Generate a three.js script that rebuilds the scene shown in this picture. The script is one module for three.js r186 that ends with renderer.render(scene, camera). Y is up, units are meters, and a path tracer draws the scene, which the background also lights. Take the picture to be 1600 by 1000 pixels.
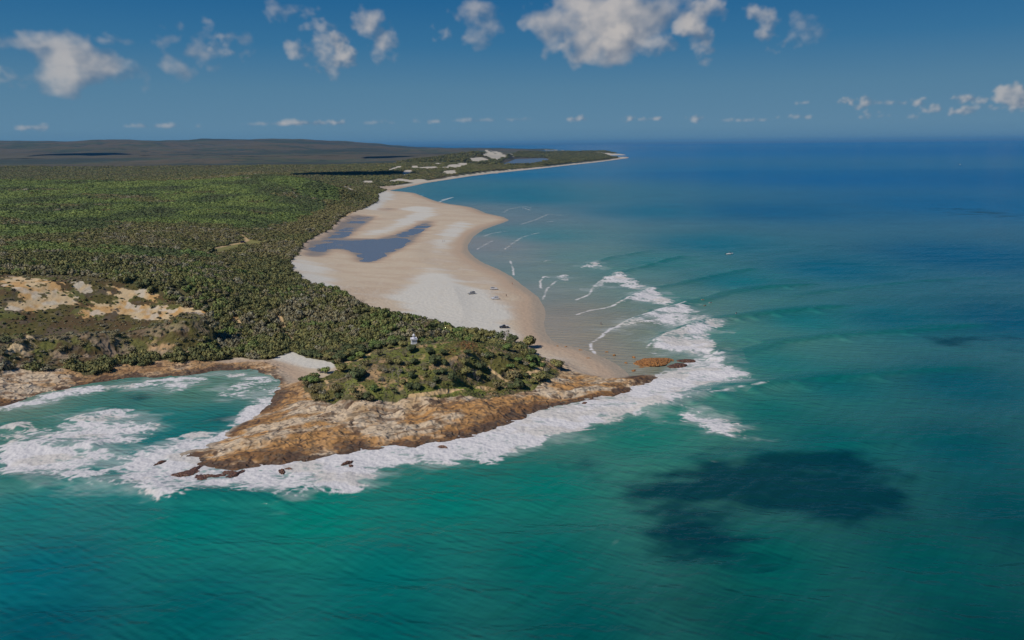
import * as THREE from 'three';
import { mergeGeometries } from 'three/addons/utils/BufferGeometryUtils.js';
import { MarchingCubes } from 'three/addons/objects/MarchingCubes.js';

// ---------------------------------------------------------------- camera, sun, exposure
const scene = new THREE.Scene();
const renderer = new THREE.WebGLRenderer({ antialias: true });
renderer.toneMapping = THREE.LinearToneMapping;
renderer.toneMappingExposure = 1.0;
renderer.shadowMap.enabled = true;
const FOCAL = 1143;                                   // pixels, for a picture 1600 wide
const camera = new THREE.PerspectiveCamera(2 * Math.atan(500 / FOCAL) * 180 / Math.PI, 1.6, 1, 90000);
camera.position.set(0, 100, 0);
camera.rotation.order = 'YXZ';
camera.rotation.set(-13.55 * Math.PI / 180, 0, -0.55 * Math.PI / 180);
camera.updateMatrixWorld(true);
const SUN = new THREE.Vector3(-0.6, 0.72, 0.34).normalize();
const sun = new THREE.DirectionalLight(new THREE.Color().setRGB(1, 0.95, 0.87), 3.1);
sun.name = 'sun';
sun.position.copy(SUN).multiplyScalar(3000).add(new THREE.Vector3(0, 0, -600));
sun.target.position.set(0, 0, -600);
sun.castShadow = true;
Object.assign(sun.shadow.camera, { left: -1500, right: 1500, top: 1500, bottom: -1500, near: 10, far: 8000 });
sun.shadow.mapSize.set(4096, 4096);
scene.add(sun, sun.target);

// ---------------------------------------------------------------- small tools
function rngOf(seed) { let s = seed >>> 0; return () => { s = (s + 0x6d2b79f5) | 0; let t = Math.imul(s ^ (s >>> 15), 1 | s); t = (t + Math.imul(t ^ (t >>> 7), 61 | t)) ^ t; return ((t ^ (t >>> 14)) >>> 0) / 4294967296; }; }
const NT = new Float32Array(65536); { const r = rngOf(77); for (let i = 0; i < 65536; i++) NT[i] = r(); }
function vn(x, y) {                                    // value noise, 0..1
  const ix = Math.floor(x), iy = Math.floor(y), fx = x - ix, fy = y - iy, a = ix & 255, b = (ix + 1) & 255, c = (iy & 255) << 8, d = ((iy + 1) & 255) << 8;
  const s = fx * fx * (3 - 2 * fx), t = fy * fy * (3 - 2 * fy);
  const p = NT[a + c], q = NT[a + d];
  const u = p + (NT[b + c] - p) * s, w = q + (NT[b + d] - q) * s;
  return u + (w - u) * t;
}
function fbm(x, y, n = 4) { let s = 0, a = 0.5, m = 0; for (let i = 0; i < n; i++) { s += a * vn(x, y); m += a; a *= 0.5; const k = x * 1.62 - y * 1.19 + 17.3; y = x * 1.19 + y * 1.62 + 5.7; x = k; } return s / m; }
const ridge = (x, y, n) => 1 - Math.abs(2 * fbm(x, y, n) - 1);
const clamp = (x, a = 0, b = 1) => (x < a ? a : x > b ? b : x);
const sstep = (a, b, x) => { const t = clamp((x - a) / (b - a)); return t * t * (3 - 2 * t); };
const mix = (a, b, t) => a + (b - a) * t;
const lin1 = (c) => { c /= 255; return c <= 0.04045 ? c / 12.92 : Math.pow((c + 0.055) / 1.055, 2.4); };
const LIGHT = 0.86;                                     // picture value of a sunlit white surface
const A = (r, g, b) => [lin1(r) / LIGHT, lin1(g) / LIGHT, lin1(b) / LIGHT];   // colour as seen in daylight -> base colour
const col = (r, g, b) => new THREE.Color().setRGB(...A(r, g, b));
const TO8 = new Uint8Array(4097); for (let i = 0; i <= 4096; i++) { const c = i / 4096; TO8[i] = Math.round(255 * (c <= 0.0031308 ? c * 12.92 : 1.055 * Math.pow(c, 1 / 2.4) - 0.055)); }
const enc = (c) => TO8[c <= 0 ? 0 : c >= 1 ? 4096 : (c * 4096) | 0];
const mix3 = (o, c, t) => { o[0] += (c[0] - o[0]) * t; o[1] += (c[1] - o[1]) * t; o[2] += (c[2] - o[2]) * t; };

// a pixel of the picture gives a direction; where it meets a height gives a place
const V = (x = 0, y = 0, z = 0) => new THREE.Vector3(x, y, z);
const dirOf = (u, v) => V((u - 800) / FOCAL, (500 - v) / FOCAL, -1).applyQuaternion(camera.quaternion).normalize();
function at(u, v, h = 0) { const d = dirOf(u, v), t = (h - 100) / Math.min(d.y, -1e-4); return [d.x * t, d.z * t]; }
const horizonOf = (u) => 224.5 + (800 - u) * 0.0096;
function atDist(u, D) { const d = dirOf(u, horizonOf(u)), k = D / Math.hypot(d.x, d.z); return [d.x * k, d.z * k]; }

// ---------------------------------------------------------------- fields over the plan
class Field {
  constructor(x0, z0, x1, z1, nx, nz) { Object.assign(this, { x0, z0, x1, z1, nx, nz, kx: (nx - 1) / (x1 - x0), kz: (nz - 1) / (z1 - z0), d: new Float32Array(nx * nz) }); }
  fill(f) { for (let j = 0, o = 0; j < this.nz; j++) { const z = this.z0 + j / this.kz; for (let i = 0; i < this.nx; i++) this.d[o++] = f(this.x0 + i / this.kx, z); } return this; }
  has(x, z) { const a = (x - this.x0) * this.kx, b = (z - this.z0) * this.kz; return a >= 0 && b >= 0 && a <= this.nx - 1 && b <= this.nz - 1; }
  get(x, z) {
    const a = clamp((x - this.x0) * this.kx, 0, this.nx - 1.001), b = clamp((z - this.z0) * this.kz, 0, this.nz - 1.001), i = a | 0, j = b | 0, s = a - i, t = b - j, o = j * this.nx + i, d = this.d;
    const p = d[o] + (d[o + 1] - d[o]) * s, q = d[o + this.nx] + (d[o + this.nx + 1] - d[o + this.nx]) * s;
    return p + (q - p) * t;
  }
  blur(r, times = 2) {
    const { nx, nz, d } = this, tmp = new Float32Array(Math.max(nx, nz));
    const line = (o, s, n) => { let sum = 0; for (let i = -r; i <= r; i++) sum += d[o + clamp(i, 0, n - 1) * s]; for (let i = 0; i < n; i++) { tmp[i] = sum / (2 * r + 1); sum += d[o + Math.min(i + r + 1, n - 1) * s] - d[o + Math.max(i - r, 0) * s]; } for (let i = 0; i < n; i++) d[o + i * s] = tmp[i]; };
    if (r > 0) for (let k = 0; k < times; k++) { for (let j = 0; j < nz; j++) line(j * nx, 1, nx); for (let i = 0; i < nx; i++) line(i, nx, nz); }
    return this;
  }
}
// outlines (in metres on the plan) filled into a field; each is { p: [[x, z], ...], a: strength, w: width of an open line }
function maskField(box, nx, nz, shapes, blurCells = 1) {
  const f = new Field(...box, nx, nz), c = document.createElement('canvas'); c.width = nx; c.height = nz;
  const g = c.getContext('2d'); g.globalCompositeOperation = 'lighten'; g.lineJoin = g.lineCap = 'round';
  g.fillStyle = '#000'; g.fillRect(0, 0, nx, nz);
  for (const s of shapes) {
    const v = Math.round(255 * (s.a ?? 1)); g.fillStyle = g.strokeStyle = `rgb(${v},${v},${v})`; g.beginPath();
    s.p.forEach(([x, z], i) => g[i ? 'lineTo' : 'moveTo']((x - f.x0) * f.kx + 0.5, (z - f.z0) * f.kz + 0.5));
    if (s.w) { g.lineWidth = Math.max(0.7, s.w * Math.abs(f.kx)); g.stroke(); } else { g.closePath(); g.fill(); }
  }
  const px = g.getImageData(0, 0, nx, nz).data;
  for (let i = 0; i < nx * nz; i++) f.d[i] = px[i * 4] / 255;
  return f.blur(blurCells);
}
const pick = (fields, none = 0) => (x, z) => { for (const f of fields) if (f.has(x, z)) return f.get(x, z); return none; };
// the four sheets of ground, near to far; a point belongs to the first that holds it
const BOX1 = [-400, -510, 200, -190], BOX2 = [-1400, -1800, 420, -200], BOX3 = [-4200, -5200, 1400, -1800], BOX4 = [-12500, -19500, 3600, -1800];

// ---------------------------------------------------------------- outlines read from the picture
const Z = (ox, oy, k) => (pts) => pts.map(([x, y]) => [ox + x / k, oy + y / k]);
const flat = (pts, h = 0) => pts.map(([u, v]) => at(u, v, h));
const zA = Z(0, 400, 3.2), zB = Z(400, 400, 3.2), zC = Z(800, 400, 3.2), zD = Z(100, 560, 3.2), zE = Z(500, 560, 3.2), zF = Z(400, 200, 3.2), zH = Z(600, 200, 3.2), zL = Z(560, 220, 3.636);
const zP = Z(0, 420, 5), zQ = Z(440, 480, 6.667), zR = Z(640, 490, 6.667), zS = Z(0, 560, 4.547), zT = Z(900, 380, 5), zU = Z(300, 340, 8), zW = Z(860, 520, 4.444), zX = Z(800, 640, 2.2857);

const shore = [
  [-12600, -900], [-5000, -420], [-1500, -300], [-700, -262], [-420, -258], [-300, -262],
  ...flat([[0, 637], [30, 628], [62, 615], [95, 610], [125, 603], [165, 597], [203, 590], [235, 591], [266, 588], [290, 587], [312, 584], [344, 579], [375, 579], [406, 582], [428, 589], [436, 596], [433, 604], [428, 617], [421, 630], [410, 641], [397, 650], [380, 660], [362, 668], [352, 676], [344, 687], [318, 697], [296, 703], [274, 709],
    [282, 716], [300, 713], [312, 718], [306, 727], [328, 729], [345, 733], [368, 735], [398, 731], [420, 728], [440, 727], [462, 721], [476, 722], [500, 716], [519, 711], [545, 711], [568, 702], [594, 703], [622, 697], [650, 700], [668, 692], [687, 692], [712, 688], [744, 682], [770, 672], [790, 668], [809, 661], [826, 650], [844, 641], [866, 638], [891, 631], [916, 626], [940, 624], [962, 621], [985, 611], [1005, 605], [1020, 597], [1032, 590], [1020, 585], [1000, 586], [985, 588], [978, 580], [965, 570], [946, 560], [925, 551], [905, 544], [880, 538],
    [862, 532], [853, 520], [850, 505], [853, 492], [851, 481], [841, 464], [820, 448], [800, 432], [778, 420], [756, 411], [742, 402], [733, 393], [731, 384], [741, 369], [756, 359], [772, 353], [787, 348], [796, 344], [787, 339], [773, 336], [759, 333], [748, 328], [737, 324], [720, 321], [703, 319], [684, 315], [672, 311], [662, 307], [647, 301.5], [630, 299.5], [615, 298.5], [607, 298], [629, 294], [664, 286], [697, 281], [736, 275], [769, 271], [807, 267], [846, 263], [890, 258], [931, 253.6], [959, 250], [981, 247], [985, 243.5], [972, 241.2], [956, 240.2], [928, 238], [900, 236], [871, 234.4], [851, 233.5], [800, 233]]),
  atDist(770, 15500), atDist(650, 17000), atDist(600, 19000), [-12600, -19400]];
const vegEdge = [...flat([[607, 297], [590, 306], [589, 316], [570, 327], [556, 333], [525, 348], [516, 359], [494, 370], [475, 380], [467, 397], [451, 412], [457, 428], [475, 443]], 2.5), ...flat([[500, 452], [528, 455]], 3),
  atDist(560, 436), atDist(590, 428), atDist(640, 408), atDist(690, 388), atDist(740, 372), atDist(790, 358), atDist(822, 348), atDist(838, 335),
  ...flat([[846, 560], [858, 564], [876, 574], [868, 584], [850, 592], [837, 600], [800, 609], [759, 616], [720, 620], [681, 623], [640, 626], [600, 629], [569, 632], [531, 632], [510, 626], [494, 619], [480, 606], [472, 597], [482, 588], [496, 581], [522, 567]], 5),
  ...flat([[526, 560], [519, 550], [500, 546], [478, 543], [462, 537], [456, 533], [440, 538], [420, 545], [400, 546], [370, 541], [340, 548], [320, 552], [300, 553], [280, 555], [250, 553], [220, 560], [190, 558], [160, 569], [130, 572], [100, 567], [60, 575], [30, 573], [0, 580]], 6),
  [-300, -300], [-420, -300], [-1400, -340], [-1500, -1900], atDist(500, 2100), atDist(580, 1800)];
const rockCoast = [...flat([[-60, 640], [60, 640], [340, 600], [415, 590], [400, 640], [330, 690], [250, 720], [250, 760], [450, 745], [700, 705], [860, 650], [1000, 622], [1050, 590], [1010, 578], [960, 590], [900, 585], [870, 560], [840, 570], [600, 600], [470, 590], [452, 600], [440, 590], [436, 570], [410, 562], [330, 565]], 2), ...flat([[330, 520], [0, 560]], 6), [-420, -300], [-1400, -330], [-1400, -250], [-420, -240]];
const dryPatches = [
  flat([[690, 517], [640, 500], [612, 480], [636, 452], [662, 434], [668, 402], [688, 372], [698, 351], [722, 343], [734, 349], [716, 368], [692, 385], [677, 400], [674, 415], [692, 431], [742, 451], [770, 468], [790, 490], [805, 512], [809, 534], [700, 530]], 2),
  flat([[448, 412], [466, 396], [480, 404], [500, 414], [516, 428], [524, 456], [506, 458], [475, 446], [454, 428]], 2),
  flat(zF([[530, 545], [600, 532], [700, 502], [800, 470], [900, 425], [860, 395], [780, 390], [720, 402], [800, 420], [760, 440], [660, 500], [560, 520]]), 2),
  flat(zF([[540, 410], [600, 335], [650, 322], [690, 330], [650, 365], [610, 395], [560, 425]]), 2),
  flat(zB([[60, 490], [150, 455], [250, 448], [350, 470], [412, 512], [375, 556], [250, 545], [130, 520]]), 2), flat(zB([[1405, 455], [1470, 470], [1485, 515], [1425, 515]]), 2.5),
  flat(zL([[100, 320], [180, 285], [400, 236], [640, 198], [900, 166], [1060, 150], [1060, 158], [900, 172], [640, 204], [400, 245], [230, 280], [150, 300]]), 1)];
const lagoonA = flat(zF([[258, 640], [256, 600], [268, 578], [305, 565], [362, 545], [400, 505], [430, 478], [485, 448], [560, 440], [592, 441], [565, 468], [505, 500], [470, 535], [420, 556], [372, 560], [352, 580], [360, 610], [345, 640], [300, 648]]), 1.5);
const lagoonB = flat(zF([[345, 568], [420, 558], [520, 552], [610, 556], [690, 536], [770, 505], [840, 470], [882, 460], [872, 488], [815, 522], [775, 572], [700, 610], [640, 642], [590, 668], [548, 686], [525, 655], [490, 618], [430, 600], [365, 602]]), 1.5);
const lagoonC = flat(zF([[655, 398], [680, 400], [672, 412], [656, 410]]), 1.5);
// ---------------------------------------------------------------- the sky: air and fair-weather clouds
{
  const W = 4096, Hh = 2048, data = new Float32Array(W * Hh * 4), r = rngOf(5);
  const stops = [[-90, 60, 90, 120], [-1, 88, 122, 150], [0, 92, 130, 158], [1.2, 96, 134, 160], [4, 84, 127, 156], [7, 56, 112, 152], [11.5, 24, 92, 143], [18, 14, 78, 132], [35, 10, 62, 116], [90, 8, 48, 98]].map(([e, ...c]) => [e, ...c.map(lin1)]);
  const air = (e) => { let k = 0; while (k < stops.length - 2 && stops[k + 1][0] < e) k++; const a = stops[k], b = stops[k + 1], t = clamp((e - a[0]) / (b[0] - a[0])); return [1, 2, 3].map((c) => mix(a[c], b[c], t)); };
  for (let j = 0, o = 0; j < Hh; j++) { const c = air(((j + 0.5) / Hh - 0.5) * 180); for (let i = 0; i < W; i++, o += 4) { data[o] = c[0]; data[o + 1] = c[1]; data[o + 2] = c[2]; data[o + 3] = 1; } }
  // [u, v, half width, half height, density, seed] as degrees of azimuth and elevation once read from the picture
  const seen = [[100, 95, 72, 46, .9], [160, 108, 45, 32, .62], [290, 85, 74, 44, .85], [352, 70, 24, 14, .6], [500, 80, 46, 28, .85], [545, 84, 24, 26, .9], [585, 38, 42, 36, .85], [598, 84, 18, 18, .45], [500, 44, 28, 11, .55], [440, 15, 26, 15, .5], [485, 20, 20, 11, .4], [752, 40, 52, 34, .75], [690, 52, 16, 12, .5], [985, 25, 118, 58, 1.15], [945, 55, 62, 42, .95], [1010, 68, 70, 22, .8], [1092, 38, 32, 48, 1.0], [1195, 44, 26, 34, .9], [1257, 46, 26, 24, .5], [0, 125, 24, 18, .6], [55, 72, 50, 9, .4], [165, 64, 34, 8, .45],
    [50, 200, 20, 6, .8], [255, 197, 46, 5, .7], [420, 194, 50, 4, .6], [470, 192, 60, 6, .85], [525, 192, 30, 5, .8], [600, 192, 30, 4, .5], [680, 190, 34, 5, .7], [742, 188, 40, 4, .6], [800, 187, 30, 4, .55], [900, 186, 18, 6, .85], [985, 186, 12, 5, .8], [1025, 186, 22, 4, .8], [1090, 187, 27, 6, .8], [1145, 188, 16, 3, .5], [1180, 188, 26, 3, .6],
    [1257, 161, 15, 5, .75], [1252, 183, 26, 4, .65], [1322, 158, 10, 5, .85], [1352, 160, 15, 9, 1], [1392, 161, 32, 7, .75], [1435, 160, 16, 6, .85], [1447, 173, 10, 4, .7], [1460, 171, 13, 6, .85], [1510, 153, 17, 8, 1], [1535, 158, 16, 5, .75], [1503, 174, 15, 6, .85], [1525, 168, 22, 4, .5], [1587, 152, 30, 15, 1.2], [1591, 168, 12, 6, .8], [1355, 178, 15, 6, .7], [1428, 182, 9, 4, .5], [1380, 181, 10, 3, .4], [1560, 169, 16, 4, .5]];
  const deg = 180 / Math.PI, clouds = seen.map(([u, v, w, h, a]) => { const d = dirOf(u, v); return [Math.atan2(d.z, d.x) * deg, Math.asin(d.y) * deg, w / FOCAL * deg, h / FOCAL * deg, a]; });
  const [c0] = [dirOf(800, 200)], mid = Math.atan2(c0.z, c0.x) * deg;
  for (let k = 0; k < 150; k++) {                      // the same sky goes on all round
    const az = mid + 40 + r() * 280, low = r() < 0.6, el = low ? 1.2 + r() * 3 : 6 + Math.pow(r(), 2) * 45;
    clouds.push([az, el, (low ? 0.8 : 2.2) * (0.5 + r()), (low ? 0.25 : 1.5) * (0.5 + r()), 0.6 + 0.5 * r()]);
  }
  const white = [lin1(188), lin1(183), lin1(180)], grey = [lin1(92), lin1(112), lin1(136)];
  clouds.forEach(([az, el, w, h, a], n) => {
    const sq = 1 / Math.cos(el / deg), ww = w * sq, sx = 13.1 * n, sc = 1.1 / Math.sqrt(w * h), flatBase = h / w < 0.4;
    const dens = (x, y) => {                           // x, y in degrees from the middle of the cloud
      const ex = x / w, ey = y / h, q = 1 - Math.sqrt(ex * ex + (ey < 0 && flatBase ? ey * ey * 2.2 : ey * ey));
      return q * 1.05 + (fbm(x * sc * 1.15 + sx, y * sc * 1.4 + 7, 5) - 0.5) * 2.2 - 0.16;
    };
    for (let j = Math.floor((el - 1.5 * h + 90) / 180 * Hh); j <= (el + 1.5 * h + 90) / 180 * Hh; j++) {
      if (j < 0 || j >= Hh) continue;
      for (let i = Math.floor((az - 1.5 * ww + 180) / 360 * W); i <= (az + 1.5 * ww + 180) / 360 * W; i++) {
        const y = (j + 0.5) / Hh * 180 - 90 - el, x = ((i + 0.5) / W * 360 - 180 - az) / sq, d = dens(x, y);
        if (d <= 0) continue;
        const al = clamp(a * (1 - Math.exp(-2.5 * d * a)) * 1.05) * (el < 3 ? 0.72 : 0.88);
        const thick = d - 0.75 * dens(x - 0.3 * w, y + 0.22 * h) - 0.1;      // sunlight comes from the left and above
        const lit = clamp(0.38 + 0.85 * thick + 0.16 * d + (fbm(x * sc * 3 + sx, y * sc * 4, 3) - 0.5) * 0.9, 0.05, 1), o = (j * W + ((i % W) + W) % W) * 4;
        for (let c = 0; c < 3; c++) data[o + c] = mix(data[o + c], mix(grey[c], white[c], lit), al);
      }
    }
  });
  const t = new THREE.DataTexture(data, W, Hh, THREE.RGBAFormat, THREE.FloatType);
  t.mapping = THREE.EquirectangularReflectionMapping; t.magFilter = t.minFilter = THREE.LinearFilter; t.needsUpdate = true;
  scene.background = t; scene.environment = t;
}

// ---------------------------------------------------------------- height of the land
const polySd = (poly) => {                              // signed distance to a closed outline, inside positive
  const n = poly.length, P = poly;
  return (x, z) => {
    let best = 1e18, inside = false;
    for (let i = 0, j = n - 1; i < n; j = i++) {
      const ax = P[j][0], az = P[j][1], bx = P[i][0], bz = P[i][1], dx = bx - ax, dz = bz - az, t = clamp(((x - ax) * dx + (z - az) * dz) / (dx * dx + dz * dz + 1e-9)), ex = x - ax - dx * t, ez = z - az - dz * t, q = ex * ex + ez * ez;
      if (q < best) best = q;
      if ((az > z) !== (bz > z) && x < ax + dx * (z - az) / dz) inside = !inside;
    }
    return inside ? Math.sqrt(best) : -Math.sqrt(best);
  };
};
const shoreExact = polySd(shore);
const sdFields = [new Field(-420, -770, 560, -60, 981, 711), new Field(-1400, -1800, 560, -60, 491, 436), new Field(-4200, -5200, 1800, -1800, 301, 171), new Field(-12600, -19600, 5000, -1800, 221, 223)].map((f) => f.fill(shoreExact));
const sd = pick(sdFields, -999);

// spot heights: [u, v, height] where the picture shows the ground, [u, null, height, distance] where it does not
const spots = [
  [290, 712, 1.5], [340, 702, 3], [420, 700, 3.5], [500, 690, 3], [600, 672, 3.2], [700, 660, 3], [800, 638, 2.1], [900, 608, 1.7], [985, 600, 0.9], [880, 590, 2.1], [940, 572, 0.9], [430, 660, 3], [450, 630, 3.4], [520, 650, 4], [640, 645, 4.2], [900, 560, 1.4],
  [600, 628, 6], [531, 631, 6], [494, 619, 5.5], [681, 623, 6], [759, 616, 5.5], [837, 600, 4.6], [868, 582, 3.2], [470, 600, 4], [432, 604, 0.9],
  [647, 536, 17], [600, 590, 10.5], [700, 580, 11.5], [780, 572, 10], [830, 570, 7], [550, 600, 9], [520, 600, 8], [720, 540, 16.5], [780, 545, 13], [825, 550, 8], [560, 560, 12.5], [600, 550, 15.5], [640, 570, 12.5], [530, 570, 7.5],
  [700, null, 8, 352], [700, null, 2.4, 392], [780, null, 7, 345], [790, null, 2.2, 372], [640, null, 9, 372], [640, null, 2.4, 418], [840, null, 2, 345], [590, null, 11, 385], [580, null, 3, 440], [540, null, 6, 425],
  [600, 500, 16.5], [560, 490, 17], [500, 480, 15], [480, 500, 12], [540, 520, 13.5], [520, 540, 8], [478, 548, 2.6], [440, 520, 8], [440, 490, 11], [420, 470, 12], [540, 470, 14],
  [460, 562, 1.6], [500, 556, 2], [430, 580, 0.6], [400, 560, 3], [300, 575, 4], [200, 582, 4], [100, 597, 4], [0, 612, 4], [0, 577, 8.5], [100, 570, 9], [200, 560, 9.5], [300, 553, 8.5], [400, 540, 7],
  [100, 520, 17], [0, 520, 17.5], [200, 520, 16], [300, 520, 13.5], [400, 512, 11], [0, 470, 25], [100, 470, 25], [200, 477, 22.5], [300, 490, 18], [0, 440, 29], [100, 445, 28], [250, 465, 22.5],
  [0, 420, 30], [200, 430, 25], [350, 450, 17], [420, 430, 10], [450, 440, 7], [300, 420, 20], [100, 400, 28], [0, 380, 30], [200, 380, 22], [300, 380, 14], [370, 385, 8], [350, 400, 12], [430, 400, 5], [465, 390, 3.5], [100, 350, 25], [0, 340, 29], [200, 350, 20], [300, 345, 17], [400, 345, 14], [470, 350, 7], [510, 350, 4], [100, 310, 29], [0, 300, 33], [200, 310, 27], [300, 300, 30], [400, 290, 36], [430, 272, 44], [300, 280, 36], [150, 281, 36], [0, 283, 36], [500, 285, 36], [540, 300, 22], [560, 312, 10], [580, 318, 4],
  [0, null, 14, 2100], [200, null, 14, 2100], [400, null, 14, 2300], [500, null, 10, 2000], [560, null, 8, 1800], [-150, null, 30, 600], [-150, null, 30, 1200], [-150, null, 14, 2200], [-150, null, 22, 380],
  [0, 262, 20], [300, 258, 18], [500, 266, 10], [600, 274, 8], [640, 268, 14], [0, null, 30, 6000], [150, null, 36, 6000], [300, null, 32, 5000], [450, null, 20, 4200], [600, null, 14, 4200], [330, null, 58, 7000], [200, null, 64, 7500], [500, null, 44, 7500], [100, null, 48, 8000],
  [-100, null, 180, 12000], [0, null, 176, 12000], [62, null, 204, 12000], [87, null, 182, 12000], [147, null, 209, 12000], [190, null, 206, 12000], [244, null, 184, 12000], [339, null, 216, 12000], [390, null, 190, 12000], [433, null, 203, 12000], [500, null, 168, 12000], [534, null, 150, 12000], [590, null, 105, 12000], [625, null, 72, 12000], [680, null, 40, 12000], [740, null, 12, 12000], [0, null, 100, 17000], [300, null, 120, 17000], [600, null, 40, 16000],
  [745, null, 54, 4300], [722, null, 40, 4250], [765, null, 38, 4400], [690, null, 32, 4200], [655, null, 26, 4200], [705, null, 34, 4600], [750, null, 34, 4700], [800, null, 30, 4650], [832, null, 7, 4900], [745, null, 24, 3650], [745, null, 30, 5200], [700, null, 20, 3300], [650, null, 18, 3000], [860, null, 4, 5200], [800, null, 4, 3900], [830, null, 4, 4250], [850, null, 4, 3900], [870, null, 4, 4300], [790, null, 5, 3650], [815, null, 6, 4550], [785, null, 20, 4300], [840, null, 4, 3700], [900, null, 4, 5600], [870, null, 6, 7000], [930, null, 4, 6200], [970, null, 3, 5900], [800, null, 10, 8000],
  [600, 330, 2], [560, 372, 1.4], [640, 400, 2], [700, 470, 2.5], [780, 500, 2], [820, 500, 1.6], [720, 380, 2], [650, 340, 1.8], [500, 430, 2.6], [620, 450, 2.2], [850, 540, 1.4], [602, 312, 2.5], [700, 277, 3], [850, 262, 3], [520, 400, 1.8], [760, 440, 1.8],
];
const chart = (x, z) => [Math.atan2(x, -z), Math.log(Math.hypot(x, z) / 100) * 0.8];
const tps = (() => {
  const pts = spots.map(([u, v, h, D]) => { const [x, z] = v === null ? atDist(u, D) : at(u, v, h); return [...chart(x, z), h]; }), n = pts.length, N = n + 3;
  const kern = (q) => (q < 1e-12 ? 0 : 0.5 * q * Math.log(q)), M = Array.from({ length: N }, () => new Float64Array(N + 1));
  const val = (h) => Math.log(6 + h);                  // heights span 1 to 200 m
  for (let i = 0; i < n; i++) {
    for (let j = 0; j < n; j++) M[i][j] = kern((pts[i][0] - pts[j][0]) ** 2 + (pts[i][1] - pts[j][1]) ** 2);
    M[i][i] += 2e-5; M[i][n] = M[n][i] = 1; M[i][n + 1] = M[n + 1][i] = pts[i][0]; M[i][n + 2] = M[n + 2][i] = pts[i][1]; M[i][N] = val(pts[i][2]);
  }
  for (let c = 0; c < N; c++) {
    let p = c; for (let k = c + 1; k < N; k++) if (Math.abs(M[k][c]) > Math.abs(M[p][c])) p = k;
    [M[c], M[p]] = [M[p], M[c]];
    for (let k = c + 1; k < N; k++) { const f = M[k][c] / M[c][c]; if (f) for (let j = c; j <= N; j++) M[k][j] -= f * M[c][j]; }
  }
  const w = new Float64Array(N);
  for (let c = N - 1; c >= 0; c--) { let s = M[c][N]; for (let j = c + 1; j < N; j++) s -= M[c][j] * w[j]; w[c] = s / M[c][c]; }
  return (x, z) => { const [a, b] = chart(x, z); let s = w[n] + w[n + 1] * a + w[n + 2] * b; for (let i = 0; i < n; i++) { const p = pts[i], q = (a - p[0]) ** 2 + (b - p[1]) ** 2; if (q > 1e-12) s += w[i] * 0.5 * q * Math.log(q); } return clamp(Math.exp(s) - 6, 0, 240); };
})();
const land = pick([new Field(...BOX1, 301, 161), new Field(-1400, -1800, 560, -190, 281, 231), new Field(-4200, -5200, 1400, -1800, 201, 131), new Field(-12600, -19600, 5000, -1800, 177, 179)].map((f) => f.fill(tps)), 2);
const rockyF = maskField(BOX1, 601, 321, [{ p: rockCoast }], 4), rocky = pick([rockyF], 0);
const lagoonF = [maskField([-420, -1180, 200, -560], 621, 621, [{ p: lagoonA }, { p: lagoonB }, { p: lagoonC }], 9)];
const lagoonMask = pick(lagoonF, 0);
const creek = flat(zL([[800, 140], [840, 122], [890, 101], [1060, 97], [1085, 108], [1000, 128], [900, 139]]), 4);
const creekMask = pick([maskField([-900, -5600, 900, -3000], 300, 430, [{ p: creek }], 2)], 0);
// strata and cracks of the shelf, metres
function rockRelief(x, z) {
  const a = x * 0.96 - z * 0.28, b = x * 0.28 + z * 0.96;
  const beds = ridge(a / 26, b / 7, 3), blocks = fbm(a / 6 + 31, b / 3.2 + 9, 3), crack = Math.pow(ridge(a / 9 + 4, b / 4.5 + 60, 2), 9);
  const q = (beds - 0.6) * 0.9 + (blocks - 0.5) * 1.3, step = Math.floor(q / 0.3) * 0.3;      // flat beds with small ledges between them
  return mix(q, step, 0.8) - crack * 0.5;
}
function H(x, z) {
  const s = sd(x, z);
  if (s < -45) return -5;
  const t = Math.max(land(x, z), 1.5), rk = rocky(x, z);
  let h = t;
  const D = Math.hypot(x, z);
  if (D > 1300) h += (fbm(x / 260, z / 260, 4) - 0.5) * Math.min(26, (D - 1300) * 0.012) * sstep(4, 22, t) * (x > -900 && D < 6000 ? 0.4 : 1) + (fbm(x / 900 + 5, z / 700, 4) - 0.5) * 120 * sstep(5000, 7500, D) * (1 - sstep(9500, 11500, D) * 0.35);
  else h += (fbm(x / 46, z / 46, 3) - 0.5) * 3.0 * sstep(4, 14, t) * (1 - sstep(1000, 1300, D));
  const slope = mix(D > 1500 ? 0.06 : 0.032, 0.19, rk), lim = s > 0 ? s * slope * (rk > 0.02 ? mix(1, 0.45 + 1.1 * fbm(x / 11, z / 11 + 5, 3), rk) : 1) + (rk > 0.3 || D > 1500 ? Math.max(0, s - 30) * 0.6 : Math.pow(Math.max(0, s - 40), 2) * 0.004) : s * mix(0.05, 0.35, rk);
  h = Math.min(h, lim);
  if (rk > 0.02) h += rk * rockRelief(x, z) * sstep(-6, 6, s) * (1 - sstep(6, 12, t) * 0.6);
  const lg = lagoonMask(x, z); if (lg > 0.01) h = mix(h, 0.7, sstep(0, 0.95, lg + (fbm(x / 34, z / 12, 4) - 0.5) * 1.9 * lg));
  const ck = creekMask(x, z); if (ck > 0.01) h = mix(h, 1.5, sstep(0.1, 0.6, ck));
  return Math.max(h, -5);
}
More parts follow.
